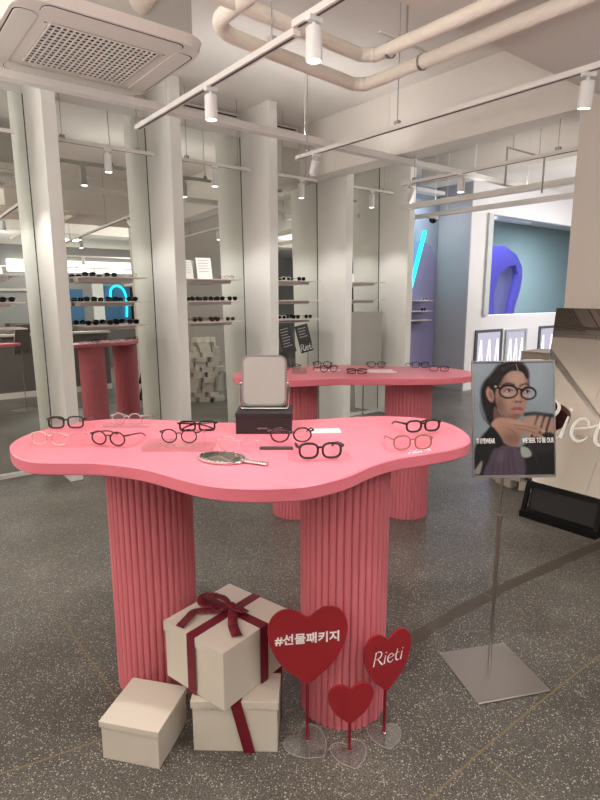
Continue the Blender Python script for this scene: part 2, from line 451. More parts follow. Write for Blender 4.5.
GR1 = 'eyeglasses on the front pink table'
def on_table(t, x, y, rz, z=ZT): t.location = (x, y, z+.0004); t.rotation_euler = (0,0,rz); return t
P_RISER = .014
def acrylic_plate(label, x0, x1, y0, y1, h, rz=0, z=ZT, m=None, group='clear acrylic plates under eyeglasses'):
    o = MB().box(-(x1-x0)/2, (x1-x0)/2, -(y1-y0)/2, (y1-y0)/2, 0, h).build('acrylic_riser', m or (PLATE if h < .010 else ACRY), bevel=.0008)
    place(o, ((x0+x1)/2, (y0+y1)/2, z+.0003), rz); tag(o, label, 'stand', group); return o
def tb(t, x, y, rz, z=ZT): return on_table(t, x, y, math.radians(rz), z)
h4 = .004
acrylic_plate('thin clear acrylic plate under the black square eyeglasses', -.97, -.77, 2.02, 2.16, h4)
tb(eyewear('eyeglasses', 'black square eyeglasses at the back left end of the near pink table', 'eyeglasses', 'square', BLACKP, LENS, w=.055, h=.042, r=.0034, group=GR1), -.882, 2.06, 4, ZT+h4)
acrylic_plate('thin clear acrylic bar in front of the rosy clear round eyeglasses', -.755, -.58, 2.09, 2.12, .012)
tb(eyewear('eyeglasses', 'rosy clear round eyeglasses at the back edge of the near table, left of centre', 'eyeglasses', 'round', PINKF, LENS, w=.050, h=.044, group=GR1), -.675, 2.135, -6)
acrylic_plate('thin clear acrylic plate under the pale transparent eyeglasses', -.945, -.73, 1.80, 1.955, h4)
tb(eyewear('eyeglasses', 'pale transparent eyeglasses on the left end of the near table', 'eyeglasses', 'soft', CLEARF, LENS, w=.054, h=.042, r=.0023, group=GR1), -.840, 1.822, -8, ZT+h4)
acrylic_plate('thin clear acrylic plate under the brown tortoise round eyeglasses', -.735, -.54, 1.80, 1.95, h4)
tb(eyewear('eyeglasses', 'brown tortoise round eyeglasses in front of the rosy clear pair', 'eyeglasses', 'round', BROWN, LENS, w=.053, h=.045, r=.0030, group=GR1), -.640, 1.815, -14, ZT+h4)
acrylic_plate('thick clear acrylic block under the black round eyeglasses left of the hand mirror', -.515, -.285, 1.752, 1.868, .016)
tb(eyewear('eyeglasses', 'black thin round eyeglasses standing on the thick acrylic block', 'eyeglasses', 'round', METALF, LENS, w=.050, h=.045, r=.0021, group=GR1), -.400, 1.80, -3, ZT+.0165)
tb(eyewear('eyeglasses', 'folded black rectangular eyeglasses lying behind the black thin round pair', 'eyeglasses', 'rect', BLACKP, LENS, w=.056, h=.034, r=.0036, folded=True, group=GR1), -.383, 2.035, 5)
tb(eyewear('eyeglasses', 'transparent round eyeglasses just behind the silver hand mirror', 'eyeglasses', 'round', CLEARF, LENS, w=.054, h=.048, r=.0014, group=GR1), -.200, 1.755, -8)
acrylic_plate('clear acrylic plate under the smoke grey eyeglasses in front of the black box', -.105, .085, 1.80, 1.93, .008)
tb(eyewear('eyeglasses', 'smoke grey hexagonal eyeglasses in front of the black box', 'eyeglasses', 'hex', GREYF, LENS, w=.060, h=.048, r=.0030, group=GR1), -.030, 1.838, 3, ZT+.0085)
o = MB().box(-.055, .055, -.006, .006, 0, .010).build('display_bar', GREYPL, bevel=.001); place(o, (-.078, 1.782, ZT+.0003), 0)
tag(o, 'dark grey bar lying in front of the smoke grey eyeglasses', 'bar')
acrylic_plate('thin clear acrylic plate under the bold black eyeglasses beside the grey bar', -.02, .15, 1.63, 1.765, h4)
tb(eyewear('eyeglasses', 'bold black hexagonal eyeglasses nearest the front edge of the near table', 'eyeglasses', 'soft', BLACKP, LENS, w=.056, h=.046, r=.0040, gap=.015, group=GR1), .062, 1.66, 5, ZT+h4)
acrylic_plate('clear acrylic plate under the dark tortoise eyeglasses at the right end of the near table', .36, .56, 1.925, 2.06, .008)
tb(eyewear('eyeglasses', 'dark tortoise oval eyeglasses at the right end of the near table', 'eyeglasses', 'soft', DKTORT, LENS, w=.056, h=.040, r=.0040, group=GR1), .447, 1.985, 14, ZT+.0085)
acrylic_plate('thin clear acrylic plate under the caramel eyeglasses at the right end', .28, .46, 1.735, 1.88, h4)
tb(eyewear('eyeglasses', 'caramel brown round eyeglasses in front of the dark tortoise pair', 'eyeglasses', 'soft', CARAM, LENS, w=.054, h=.045, r=.0025, group=GR1), .366, 1.765, 6, ZT+h4)
# price card
t = thing('price_card', 'small white price card lying right of the black box', 'card', (.095, 2.03, ZT+.0003), math.radians(4))
MB().box(-.055, .055, -.028, .028, 0, .004).build('card', mat('card_white', (240,234,230), .4), t, bevel=.0005)
pm = mat('print_grey', (90,84,84), .6)
mb = MB()
for k, (a, b) in enumerate(((-.02,.012),(.018,.04))): mb.box(a, b, -.017, -.010, .004, .0044)
mb.box(-.045, -.02, .004, .009, .004, .0044); mb.build('print', pm, t)
# black box with the small square mirror
t = thing('display_box', 'black rectangular box on the near table carrying the square mirror', 'box', (-.132, 2.075, ZT+.0003), 0)
MB().box(-.102, .102, -.085, .085, 0, .062).build('body', mat('black_card', (26,23,23), .5), t, bevel=.0012)
MB().box(-.1035, .1035, -.0865, .0865, .062, .078).build('lid', mat('black_card', (26,23,23), .5), t, bevel=.0012)
text_mesh('print', 'eyewear', .011, mat('print_silver', (150,146,146), .5), t, Matrix.Translation((-.005,-.0855,.022)) @ RX90)
t = thing('table_mirror', 'square rounded tabletop mirror in a grey frame standing on the black box', 'mirror', (-.133, 2.06, ZT+.0785), 0)
M = Matrix.Translation((0,0,.108)) @ Matrix.Rotation(math.radians(-10), 4, 'X') @ RX90
MB().prism(rrect(.166, .190, .026), -.008, .004, M).build('frame', mat('grey_frame', (112,107,104), .4), t, bevel=.001)
MB().prism(rrect(.152, .176, .021), .004, .0052, M).build('mirror_panel', mat('painted_reflection_grey', (150,147,141), .35), t)  # flat grey painted in place of what the mirror would reflect
st = MB()
st.tube([(-.090,.0,.10), (-.090,0,.012), (-.086,0,.0035), (.086,0,.0035), (.090,0,.012), (.090,0,.10)], .0028, 8)
st.tube([(-.086,0,.0035), (-.08,.06,.0035), (.08,.06,.0035), (.086,0,.0035)], .0028, 8)
st.tube([(-.090,0,.10), (-.081,0,.10)], .0028, 8); st.tube([(.090,0,.10), (.081,0,.10)], .0028, 8)
st.build('wire_stand', CHROME, t, smooth=True)
# hand mirror
t = thing('hand_mirror', 'silver hand mirror with a beaded handle lying on the near table', 'mirror', (-.240, 1.666, ZT+.0003), math.radians(-25))
oval = [(.082*math.cos(a), .056*math.sin(a)) for a in [2*PI*k/40 for k in range(40)]]
MB().prism(oval, 0, .010, bev=.003).build('frame', CHROME, t, smooth=True)
MB().prism([(x*.90, y*.87) for x, y in oval], .010, .0108).build('mirror_panel', MIRRORG, t)
hd = MB(); hd.tube([(.072,0,.006), (.095,0,.006), (.13,0,.006), (.158,0,.006)], [.009,.007,.0065,.009], 10, flat=.8)
bd = MB()
for k in range(9):
    for s in (-1, 1):
        bd.lathe([(.0005,-.003),(.0027,-.0012),(.0027,.0012),(.0005,.003)], 6, Matrix.Translation((.082+k*.009, s*.005, .0095)))
hh = hd.build('handle', CHROME, t, smooth=True); bd.build('beads', CHROME, hh)
mb = MB()
for k in range(34):
    a = 2*PI*k/34; mb.lathe([(.0005,-.003),(.003,-.0012),(.003,.0012),(.0005,.003)], 6, Matrix.Translation((.0795*math.cos(a), .0535*math.sin(a), .0095)))
mb.build('beaded_edge', CHROME, t)
# second table
GR2 = 'eyeglasses on the far pink table'
o = MB().box(-.045, .045, -.04, .04, 0, .028).build('acrylic_riser', ACRYT, bevel=.001); place(o, (-.005, 3.62, ZT+.0003), .1); tag(o, 'small clear block with a card at the front left of the far pink table', 'stand')
tb(eyewear('eyeglasses', 'black eyeglasses at the left end of the far pink table', 'eyeglasses', 'soft', BLACKP, LENS, h=.036, group=GR2), -.06, 3.78, 8)
tb(eyewear('eyeglasses', 'dark eyeglasses at the back of the far table below the right black placard', 'eyeglasses', 'round', METALF, LENS, h=.043, group=GR2), .155, 3.88, -6)
tb(eyewear('eyeglasses', 'dark round eyeglasses second from the left along the front of the far table', 'eyeglasses', 'round', METALF, LENS, h=.043, group=GR2), .19, 3.66, 20)
tb(eyewear('eyeglasses', 'folded black eyeglasses lying at the front middle of the far table', 'eyeglasses', 'rect', BLACKP, LENS, h=.032, folded=True, group=GR2), .365, 3.58, -12)
tb(eyewear('eyeglasses', 'thin black eyeglasses on the far table below the grey sign panel', 'eyeglasses', 'soft', METALF, LENS, h=.038, group=GR2), .535, 3.90, -4)
tb(eyewear('eyeglasses', 'black double-bar eyeglasses at the back right of the far table', 'eyeglasses', 'square', BLACKP, LENS, h=.040, group=GR2), .835, 3.87, 10)
tb(eyewear('eyeglasses', 'thin dark eyeglasses nearest the right end of the far table', 'eyeglasses', 'rect', DKTORT, LENS, h=.034, r=.002, group=GR2), .925, 3.70, -8)
for (x0, x1, y0, y1, lb) in ((.10,.27,3.70,3.75,'white acrylic bar in the middle of the far table'), (.43,.62,3.70,3.73,'white acrylic bar in front of the thin black eyeglasses on the far table'), (.45,.63,3.62,3.65,'white acrylic bar nearest the front edge of the far table')):
    o = MB().box(-(x1-x0)/2, (x1-x0)/2, -.008, .008, 0, .010).build('acrylic_riser', mat('frosted_acrylic', (240,232,230), .3), bevel=.001); place(o, ((x0+x1)/2, (y0+y1)/2, ZT+.0003)); tag(o, lb, 'stand')


# ------------------------------------------------------------------ the rest
UP = 105
STRIP = 1.2
# ------------------------------------------------------------------ gift boxes
def gift(label, cx, cy, z, rz, w, d, h, lidh, ribbon=None, bow=False, slant=0):
    t = thing('gift_box', label, 'gift box', (cx, cy, z), math.radians(rz), 'cream gift boxes under the table')
    MB().box(-w/2+.005, w/2-.005, -d/2+.005, d/2-.005, 0, h-.004).build('body', BOXM, t, bevel=.001)
    MB().box(-w/2, w/2, -d/2, d/2, h-lidh, h).build('lid', BOXM, t, bevel=.0012)
    if ribbon:
        mb = MB(); e = .0015; bw = .019
        for axis, off in ribbon:
            # a flat loop right round the box
            hw, hd = (w/2+.001, d/2+.001)
            if axis == 'y':      # runs front to back
                for a in ((off-bw, off+bw, -hd-e, -hd, .001, h+e), (off-bw, off+bw, hd, hd+e, .001, h+e), (off-bw, off+bw, -hd, hd, h+.0003, h+e)): mb.box(*a)
            elif axis == 'x':
                for a in ((-hw-e, -hw, off-bw, off+bw, .001, h+e), (hw, hw+e, off-bw, off+bw, .001, h+e), (-hw, hw, off-bw, off+bw, h+.0004, h+e*1.2)): mb.box(*a)
        if slant:
            for v_ in mb.bm.verts:
                if v_.co.y < -d/2 and abs(v_.co.x) < w*.35: v_.co.x += slant*(.5-v_.co.z/h)*2
        rb = mb.build('ribbon', RIB, t)
        if bow:
            bx, by = bow; z0 = h+.003
            def band(name, pts, wd, parent):
                m_ = MB(); P = [Vector(p) for p in spline(pts, 6, closed=False)]; L, R = [], []
                for i, p in enumerate(P):
                    d_ = (P[min(i+1,len(P)-1)]-P[max(i-1,0)]); n_ = Vector((-d_.y, d_.x, 0))
                    n_.normalize(); ww = wd*(.55+.45*min(1, 4*i/len(P)))
                    L.append(p+n_*ww); R.append(p-n_*ww)
                for i in range(len(P)-1): m_.face([L[i], R[i], R[i+1], L[i+1]])
                o_ = m_.build(name, RIB, parent, smooth=True)
                so = o_.modifiers.new('solid', 'SOLIDIFY'); so.thickness = .0016; return o_
            # loops and tails
            band('loop', [(bx,by,z0+.014),(bx+.008,by+.06,z0+.024),(bx-.012,by+.125,z0+.018),(bx-.040,by+.11,z0+.006),(bx-.03,by+.05,z0+.006),(bx,by,z0+.012)], .016, rb)
            band('loop', [(bx,by,z0+.014),(bx-.02,by-.02,z0+.032),(bx-.012,by-.055,z0+.024),(bx+.012,by-.052,z0+.008),(bx+.01,by-.02,z0+.007),(bx,by,z0+.012)], .014, rb)
            band('tail', [(bx,by,z0+.014),(bx-.03,by-.035,z0+.012),(bx-.07,by-.075,z0+.003),(bx-.105,by-.13,z0+.004)], .017, rb)
            band('tail', [(bx,by,z0+.014),(bx-.05,by+.03,z0+.012),(bx-.09,by+.085,z0+.006),(bx-.135,by+.070,z0+.012),(bx-.185,by+.060,z0+.004)], .016, rb)
            MB().lathe([(.004,-.012),(.012,-.008),(.014,0),(.012,.008),(.004,.012)], 12, Matrix.Translation((bx,by,z0+.016))).build('knot', RIB, rb, smooth=True)
    return t
gift('plain cream gift box without ribbon on the floor, lowest at the left', -.526, 1.676, .0005, -13.2, .212, .219, .140, .022)
gift('cream gift box standing on the floor under the big tilted box, ribbon down its front', -.213, 1.722, .0005, -1.5, .290, .205, .190, .028, [('y', .026), ('x', .062)], slant=.022)
gift('largest cream gift box, set cornerwise on the lower box and tied with a crimson bow', -.256, 1.781, .1945, 52, .320, .292, .210, .034, [('x', .004), ('y', .03)], (.03, .004))
# ------------------------------------------------------------------ heart signs
def heart(w, h, n=40):
    half = [(.16,.115),(.30,.235),(.42,.42),(.49,.62),(.492,.78),(.435,.91),(.33,.985),(.21,.99),(.10,.94)]
    pts = [(0,0)]+half+[(0,.875)]+[(-x,y) for x, y in half[::-1]]
    return [(x*w, y*h) for x, y in spline(pts, 4)]
def heart_sign(label, x, y, rz, w, z0, z1, base_w, base_rz, text=None):
    t = thing('heart_sign', label, 'sign', (x, y, .0005), math.radians(rz), 'red heart signs on the floor')
    M = Matrix.Translation((0, .002, z0)) @ RX90
    MB().prism(heart(w, z1-z0), -.004, .004, M).build('heart_panel', HEART, t)
    MB().lathe([(.006,.004),(.006,z0+.03)], 12, Matrix.Translation((0,.009,0))).build('stick', STICK, t, smooth=True)
    Mb = Matrix.Rotation(math.radians(base_rz), 4, 'Z') @ Matrix.Translation((0,-base_w*.52,0))
    MB().prism(heart(base_w, base_w*.95), 0, .005, Mb).build('acrylic_base', ACRYT, t)
    hb = [Mb @ Vector((p[0], p[1], .0042)) for p in heart(base_w, base_w*.95)]
    MB().tube(hb, .0016, 5, closed=True).build('base_edge', clear('frosted_edge', (240,236,232), .08, .26, (240,236,232)), t)
    MB().lathe([(.010,.005),(.010,.010),(.007,.012)], 12, Matrix.Translation((0,.009,0))).build('socket', ACRYT, t)
    zc = z0+(z1-z0)*.60
    if text == 'ko': text_mesh('lettering', '#선물패키지', .040, LETTER, t, Matrix.Translation((0,-.0026,zc)) @ RX90, .0003, bold=.0011, sx=1.04)
    if text == 'logo': logo(MB(), .050, Matrix.Translation((0,-.0024,zc)) @ RX90, .0004).build('lettering', LETTER, t)
    return t
heart_sign('largest red heart sign with white Korean lettering beside the gift boxes', .026, 1.655, 8, .265, .232, .506, .150, 35, 'ko')
heart_sign('smallest red heart sign, blank, standing between the two lettered hearts', .166, 1.612, 10, .152, .118, .263, .122, 3)
heart_sign('red heart sign at the right lettered in thin white script, turned to the right', .295, 1.690, 24, .182, .178, .398, .118, -18, 'logo')
# ------------------------------------------------------------------ poster stand
PX, PY = .768, 2.035
t = thing('poster_stand', 'steel floor stand holding a portrait poster of a person wearing black glasses', 'sign stand', (PX, PY, .0005), 0)
bp = MB().prism(rrect(.312, .312, .006), 0, .007, bev=.0025).build('base_plate', STEEL, t); bp.location = (.010, -.010, 0); bp.rotation_euler = (0,0,math.radians(13.5))
pl = MB(); pl.lathe([(.0075,.006),(.0075,.66)], 14).build('pole', STEEL, t, smooth=True)
MB().lathe([(.0095,.635),(.0105,.64),(.0105,.665),(.0095,.67),(.0055,.671),(.0055,.90)], 14).build('upper_pole', STEEL, t, smooth=True)
LEAN = Matrix.Translation((.034, -.030, .832)) @ Matrix.Rotation(math.radians(-10.6), 4, 'X') @ Matrix.Rotation(math.radians(-.8), 4, 'Y')
pw, ph_ = .303, .432
fr = MB()
fr.box(-pw/2, pw/2, .0025, .0065, 0, ph_, LEAN); fr.build('back_panel', mat('grey_back', (120,116,112), .5), t)
fr = MB()
for a in ((-pw/2, pw/2, -.004, .007, -.004, .006), (-pw/2, pw/2, -.004, .007, ph_-.003, ph_+.002), (-pw/2-.003, -pw/2+.001, -.004, .007, -.004, ph_+.002), (pw/2-.001, pw/2+.003, -.004, .007, -.004, ph_+.002)): fr.box(*a, LEAN)
fr.build('frame', mat('frame_silver', (168,164,160), .3, metal=.7), t)
cl = MB(); cl.box(-.03, .0, .007, .026, .005, .05, LEAN); cl.build('clamp', STEEL, t)
# printed portrait, painted on a fine grid as vertex colour
def portrait(nx, ny):
    X, Y = np.meshgrid((np.arange(nx))/(nx-1)*525+35, 40+(np.arange(ny))/(ny-1)*740)
    img = np.zeros((ny, nx, 3)); img[:] = (128,140,148)
    img += ((Y[..., None]-300)/900*-18) + 10*np.sin(X/60+Y/90)[..., None]*.4
    def paint(mask, c):
        nonlocal img
        m = np.clip(mask, 0, 1)[..., None]; img = img*(1-m)+np.array(c, float)*m
    def poly(P, soft=5, smooth=True):
        Q = spline(P, 5) if smooth else P
        ins = np.zeros(X.shape, bool); dist = np.full(X.shape, 1e9); n = len(Q)
        for i in range(n):
            x0, y0 = Q[i]; x1, y1 = Q[(i+1) % n]
            cnd = ((y0 > Y) != (y1 > Y)); dy = (y1-y0) if abs(y1-y0) > 1e-9 else 1e-9
            ins ^= cnd & (X < (x1-x0)*(Y-y0)/dy+x0)
            L2 = (x1-x0)**2+(y1-y0)**2+1e-9; tt = np.clip(((X-x0)*(x1-x0)+(Y-y0)*(y1-y0))/L2, 0, 1)
            dist = np.minimum(dist, np.hypot(X-x0-tt*(x1-x0), Y-y0-tt*(y1-y0)))
        sd = np.where(ins, dist, -dist); return np.clip(sd/soft*.5+.5, 0, 1)
    def ell(cx, cy, rx, ry, rot=0, soft=5):
        c, s = math.cos(rot), math.sin(rot); dx, dy = X-cx, Y-cy
        a = (dx*c+dy*s)/rx; b = (-dx*s+dy*c)/ry; r = np.sqrt(a*a+b*b)
        return np.clip((1-r)*min(rx, ry)/soft*.5+.5, 0, 1)
    def blob(cx, cy, rx, ry, rot=0):
        c, s = math.cos(rot), math.sin(rot); dx, dy = X-cx, Y-cy
        return np.exp(-(((dx*c+dy*s)/rx)**2+((-dx*s+dy*c)/ry)**2))
    def line(P, w, soft=2):
        Q = spline(P, 6, closed=False); d = np.full(X.shape, 1e9)
        for (x0, y0), (x1, y1) in zip(Q, Q[1:]):
            L2 = (x1-x0)**2+(y1-y0)**2+1e-9; tt = np.clip(((X-x0)*(x1-x0)+(Y-y0)*(y1-y0))/L2, 0, 1)
            d = np.minimum(d, np.hypot(X-x0-tt*(x1-x0), Y-y0-tt*(y1-y0)))
        return np.clip((w/2-d)/soft*.5+.5, 0, 1)
    HAIR = (36,31,32); SK = (158,118,102); SKD = (104,70,60); SKL = (184,144,126)
    paint(.5*blob(470,180,90,160), (150,160,166))
    paint(poly([(150,120),(200,62),(280,38),(350,44),(395,90),(400,150),(385,210),(250,250),(200,330),(190,420),(160,470),(130,420),(100,330),(84,240),(105,170)], 10), HAIR)
    for k in range(9): paint(.7*line([(120+k*7,180),(92+k*9,280+k*6),(120+k*6,400),(150+k*4,470)], 5), (28,22,23))
    for k in range(7): paint(.6*line([(104+k*5,220),(78+k*7,320),(96+k*6,400),(140+k*4,455)], 3), HAIR)
    for k in range(6): paint(.35*line([(150+k*30,118-k*10),(230+k*22,66-k*3),(330+k*10,56+k*4)], 3), (74,64,64))
    # right shoulder, straps
    paint(poly([(365,420),(430,392),(520,392),(552,420),(556,560),(420,560)], 6), (168,126,108))
    for k, x in enumerate((435,480,520)): paint(.85*line([(x+22,392),(x+8,430),(x-10,490),(x-24,545)], 15, 5), (40,35,36))
    paint(.9*line([(372,384),(440,380),(500,388),(556,396)], 22, 8), (42,38,40)); paint(.45*blob(450,440,50,40), SKL)
    # face
    face = poly([(205,165),(230,110),(280,86),(335,88),(380,118),(394,160),(394,205),(392,240),(396,268),(388,300),(378,330),(368,368),(345,402),(305,418),(255,408),(212,372),(186,310),(180,250),(190,205)], 6)
    paint(face, SK)
    paint(face*.55*blob(325,150,60,45), SKL); paint(face*.45*blob(330,265,22,45), SKL); paint(face*.4*blob(255,290,40,40), (196,142,120))
    paint(face*.75*blob(205,330,42,80), SKD); paint(face*.6*blob(290,405,80,26), SKD); paint(face*.55*blob(392,200,16,90), SKD)
    paint(face*.5*blob(225,180,30,60), SKD); paint(face*.45*blob(345,240,10,40), SKD)
    # hairline with the light parting
    paint(poly([(185,180),(200,120),(255,72),(320,52),(375,82),(398,135),(385,150),(362,112),(322,98),(275,104),(235,140),(205,200)], 6), HAIR)
    paint(.8*line([(318,56),(324,76),(332,98)], 5), (190,160,150))
    paint(.35*line([(230,90),(280,64),(330,52)], 10), (78,68,68))
    # ear and neck
    paint(ell(146,252,24,50,-.25), (170,124,106)); paint(.7*ell(150,255,11,30,-.25), SKD)
    paint(poly([(175,330),(215,380),(260,412),(240,440),(180,440),(165,400)], 6), SKD)
    # eyebrows, eyes
    paint(.85*line([(225,192),(262,178),(304,190)], 9, 4), (52,36,32)); paint(.85*line([(345,194),(380,184),(402,196)], 8, 4), (52,36,32))
    for cx, cy, r in ((266,229,24), (384,236,20)):
        paint(.7*blob(cx,cy-6,r*1.5,16), SKD); paint(ell(cx,cy,r,6.5,.05,3), (168,152,146)); paint(ell(cx+5,cy-1,8,8.5,0,3), (38,26,24)); paint(line([(cx-r-2,cy+2),(cx-4,cy-10),(cx+r+2,cy-1)], 5), (30,22,22))
    # nose
    paint(.55*line([(338,200),(346,250),(352,288)], 8, 6), SKD); paint(.7*blob(330,300,26,8), SKD); paint(.9*ell(314,301,6,4), (88,52,46)); paint(.9*ell(342,303,6,4), (88,52,46)); paint(.5*blob(336,284,10,10), SKL)
    # lips
    paint(poly([(282,350),(305,334),(322,338),(338,333),(360,350),(345,352),(320,350)], 4), (142,78,76)); paint(poly([(282,350),(320,351),(360,350),(346,370),(320,378),(298,370)], 4), (168,98,94)); paint(line([(282,350),(320,352),(360,350)], 3), (88,44,46)); paint(.5*blob(322,364,16,6), (206,146,140)); paint(.5*blob(318,388,30,8), SKD)
    # spectacles
    for cx, cy, rx, ry in ((266,233,58,42), (397,246,47,39)):
        paint(.10*ell(cx,cy,rx,ry), (215,205,205)); paint(np.clip(ell(cx,cy,rx+5,ry+5,0,3)-ell(cx,cy+2,rx-5,ry-6,0,3), 0, 1), (22,20,22))
        paint(.30*blob(cx-14,cy+16,20,8), (225,215,215))
    paint(line([(316,222),(336,216),(354,228)], 10), (22,20,22)); paint(line([(216,216),(185,205),(150,212)], 11), (26,23,25)); paint(.9*ell(182,200,7,6), (225,225,228))
    # clothes
    paint(poly([(34,640),(60,560),(130,480),(165,470),(240,560),(330,600),(420,540),(560,520),(580,800),(20,800)], 8), (36,34,36))
    paint(poly([(110,790),(130,690),(170,610),(250,585),(330,610),(365,690),(345,790)], 10), (86,68,84))
    for k in range(5): paint(.5*line([(150+k*38,770),(170+k*30,680),(200+k*20,610)], 14, 8), (62,48,62))
    paint(.5*blob(210,660,26,50,.3), (118,96,114)); paint(poly([(340,600),(380,600),(408,630),(404,660),(352,662)], 5), (150,160,148)); paint(poly([(34,760),(70,700),(90,690),(70,770)], 5), (140,140,132))
    paint(.6*line([(380,560),(430,650),(470,780)], 5), (66,63,66))
    # hands under the chin
    hand = poly([(150,450),(168,420),(205,402),(262,406),(330,424),(385,436),(440,458),(500,490),(494,502),(440,492),(478,520),(490,540),(474,544),(410,512),(380,508),(350,520),(336,560),(318,590),(270,588),(222,560),(170,500)], 6)
    paint(hand, (166,120,100)); paint(hand*.55*blob(280,545,70,50), (104,66,56)); paint(hand*.5*blob(330,440,80,14,.2), (198,152,132)); paint(hand*.5*blob(180,440,30,28), (190,144,122))
    for P in ([(300,452),(380,462),(450,482)], [(320,478),(390,490),(450,512)], [(250,470),(300,500),(320,560)]): paint(.6*line(P, 5, 4), (108,70,60))
    for cx, cy in ((492,494), (484,536)): paint(.8*ell(cx,cy,9,6,.5), (206,168,156))
    paint(poly([(130,478),(165,468),(225,560),(190,600),(110,560)], 6), (30,28,30))
    # the light bands reflected by the lens shop walls are left to the sleeve itself
    g_ = img.mean(axis=2, keepdims=True); img = g_+(img-g_)*.82
    return np.clip(img*.92, 0, 255)
NXP, NYP = 151, 214
img = portrait(NXP, NYP)
x0, x1, z0, z1 = -pw/2+.001, pw/2-.001, .006, ph_-.003
xs = np.linspace(x0, x1, NXP); zs = np.linspace(z1, z0, NYP)
verts = [(x, 0.0005, z) for z in zs for x in xs]
faces = [(j*NXP+i, (j+1)*NXP+i, (j+1)*NXP+i+1, j*NXP+i+1) for j in range(NYP-1) for i in range(NXP-1)]
me = bpy.data.meshes.new('poster_print'); me.from_pydata(verts, [], faces); me.transform(LEAN)
ca = me.color_attributes.new('print', 'BYTE_COLOR', 'POINT')
flat = np.ones((NXP*NYP, 4)); flat[:, :3] = img.reshape(-1, 3)/255.0
ca.data.foreach_set('color_srgb', flat.astype(np.float32).ravel())
pm = bpy.data.materials.new('poster_ink'); pm.use_nodes = True
b = pm.node_tree.nodes['Principled BSDF']; at = pm.node_tree.nodes.new('ShaderNodeVertexColor'); at.layer_name = 'print'
pm.node_tree.links.new(at.outputs[0], b.inputs['Base Color']); b.inputs['Roughness'].default_value = .12; b.inputs['Specular IOR Level'].default_value = .6
me.materials.append(pm); o = bpy.data.objects.new('poster_print', me); COL.objects.link(o); o.parent = t
for body, x, sz in (('TI EYEWEAR', -.106, .026), ('WE SEEK TO BE OUR', .090, .026)):
    text_mesh('lettering', body, sz, LETTER, o, LEAN @ Matrix.Translation((x, -.0004, ph_-.298)) @ RX90, .0003, bold=.0003, sx=.48)
# ------------------------------------------------------------------ leaning mirror sign on a black stand
t = thing('standing_mirror', 'tall mirror with white script lettering leaning back on a low black stand at the right', 'mirror', W(3.47, 3.35, .0005), math.atan2(-TX, TY)+.03)
TA = .28
SH = Matrix(((1,0,0,0),(0,1,TA,0),(0,0,1,0),(0,0,0,1)))
a0, a1 = 3.095-3.35, 3.604-3.35
mb = MB()
mb.box(a0, a1, -.012, .20, 0, .045)                                 # foot tray
for x in (a0, a1-.028): mb.box(x, x+.028, -.005, .022, .04, .24, SH)
mb.box(a0, a1, -.004, .024, .205, .235, SH)
for x in (a0, a1-.028): mb.tube([(x+.014,.19,.04), (x+.014,.10,.24)], .012, 6)
mb.build('stand', mat('matt_black_frame', (13,12,12), .65, spec=.25), t)
MB().box(a0+.03, a1-.03, .03, .034, .05, .21, SH).build('dark_panel', mat('dark_infill', (34,31,30), .45, spec=.3), t)  # plain dark sheet filling the space between the bars
MP = [(-.232,.236),(.47,.236),(.47,1.41),(-.318,1.41)]
MB().prism(MP, -.031, -.026, SH @ RX90).build('back_board', mat('grey_back', (120,116,112), .5), t)
MB().prism(MP, -.0255, -.020, SH @ RX90).build('mirror_panel', MIRRORT, t)
logo(MB(), .24, SH @ Matrix.Translation((-.028, .0192, .672)) @ RX90, .0004).build('lettering', mat('mirror_lettering', (252,250,246), .8), t)
# ------------------------------------------------------------------ stack of white boxes, taupe block
bc = Vector((1.93, 4.42, 0)); rnd = random.Random(11)
proto = None; zz = 0.0005
BW, BD, BH = .165, .075, .075
for L in range(13):
    R = .335*(1-.60*max(0, (L-3)/10.0)**1.15)
    n = max(3, int(2*PI*(R-.04)/(BW+.026)))
    a0_ = rnd.uniform(0, 2*PI)
    for k in range(n):
        a = a0_+2*PI*k/n; rr = R+rnd.uniform(-.022, .022)-BD/2
        p = bc+Vector((rr*math.cos(a), rr*math.sin(a), zz)); rz = a+PI/2+rnd.uniform(-.2, .2)
        if proto is None:
            proto = MB().box(-BW/2, BW/2, -BD/2, BD/2, 0, BH).build('white_box', mat('white_carton', (222,214,202), .6), bevel=.002)
            o = proto
        else: o = proto.copy(); COL.objects.link(o)
        place(o, p, rz); tag(o, 'small white carton piled in the round tower behind the portrait poster', 'box', 'white cartons piled in a tower')
    # an inner filler box keeps the layer above supported
    if R > .17:
        o = proto.copy(); COL.objects.link(o); place(o, bc+Vector((0,0,zz)), rnd.uniform(0, PI)); tag(o, 'small white carton piled in the round tower behind the portrait poster', 'box', 'white cartons piled in a tower')
    zz += BH+.0004
t = thing('plinth', 'taupe block whose top shows between the poster and the standing mirror', 'plinth', (2.20, 4.97, .0005), PH)  # plain taupe block standing behind the carton tower
TPM = mat('taupe_block', (150,136,122), .6)
MB().box(-.17, .17, -.15, .15, 0, 1.0).build('body', TPM, t, bevel=.002)
MB().box(-.173, .173, -.153, .153, 1.0, 1.012).build('top_board', TPM, t, bevel=.002)
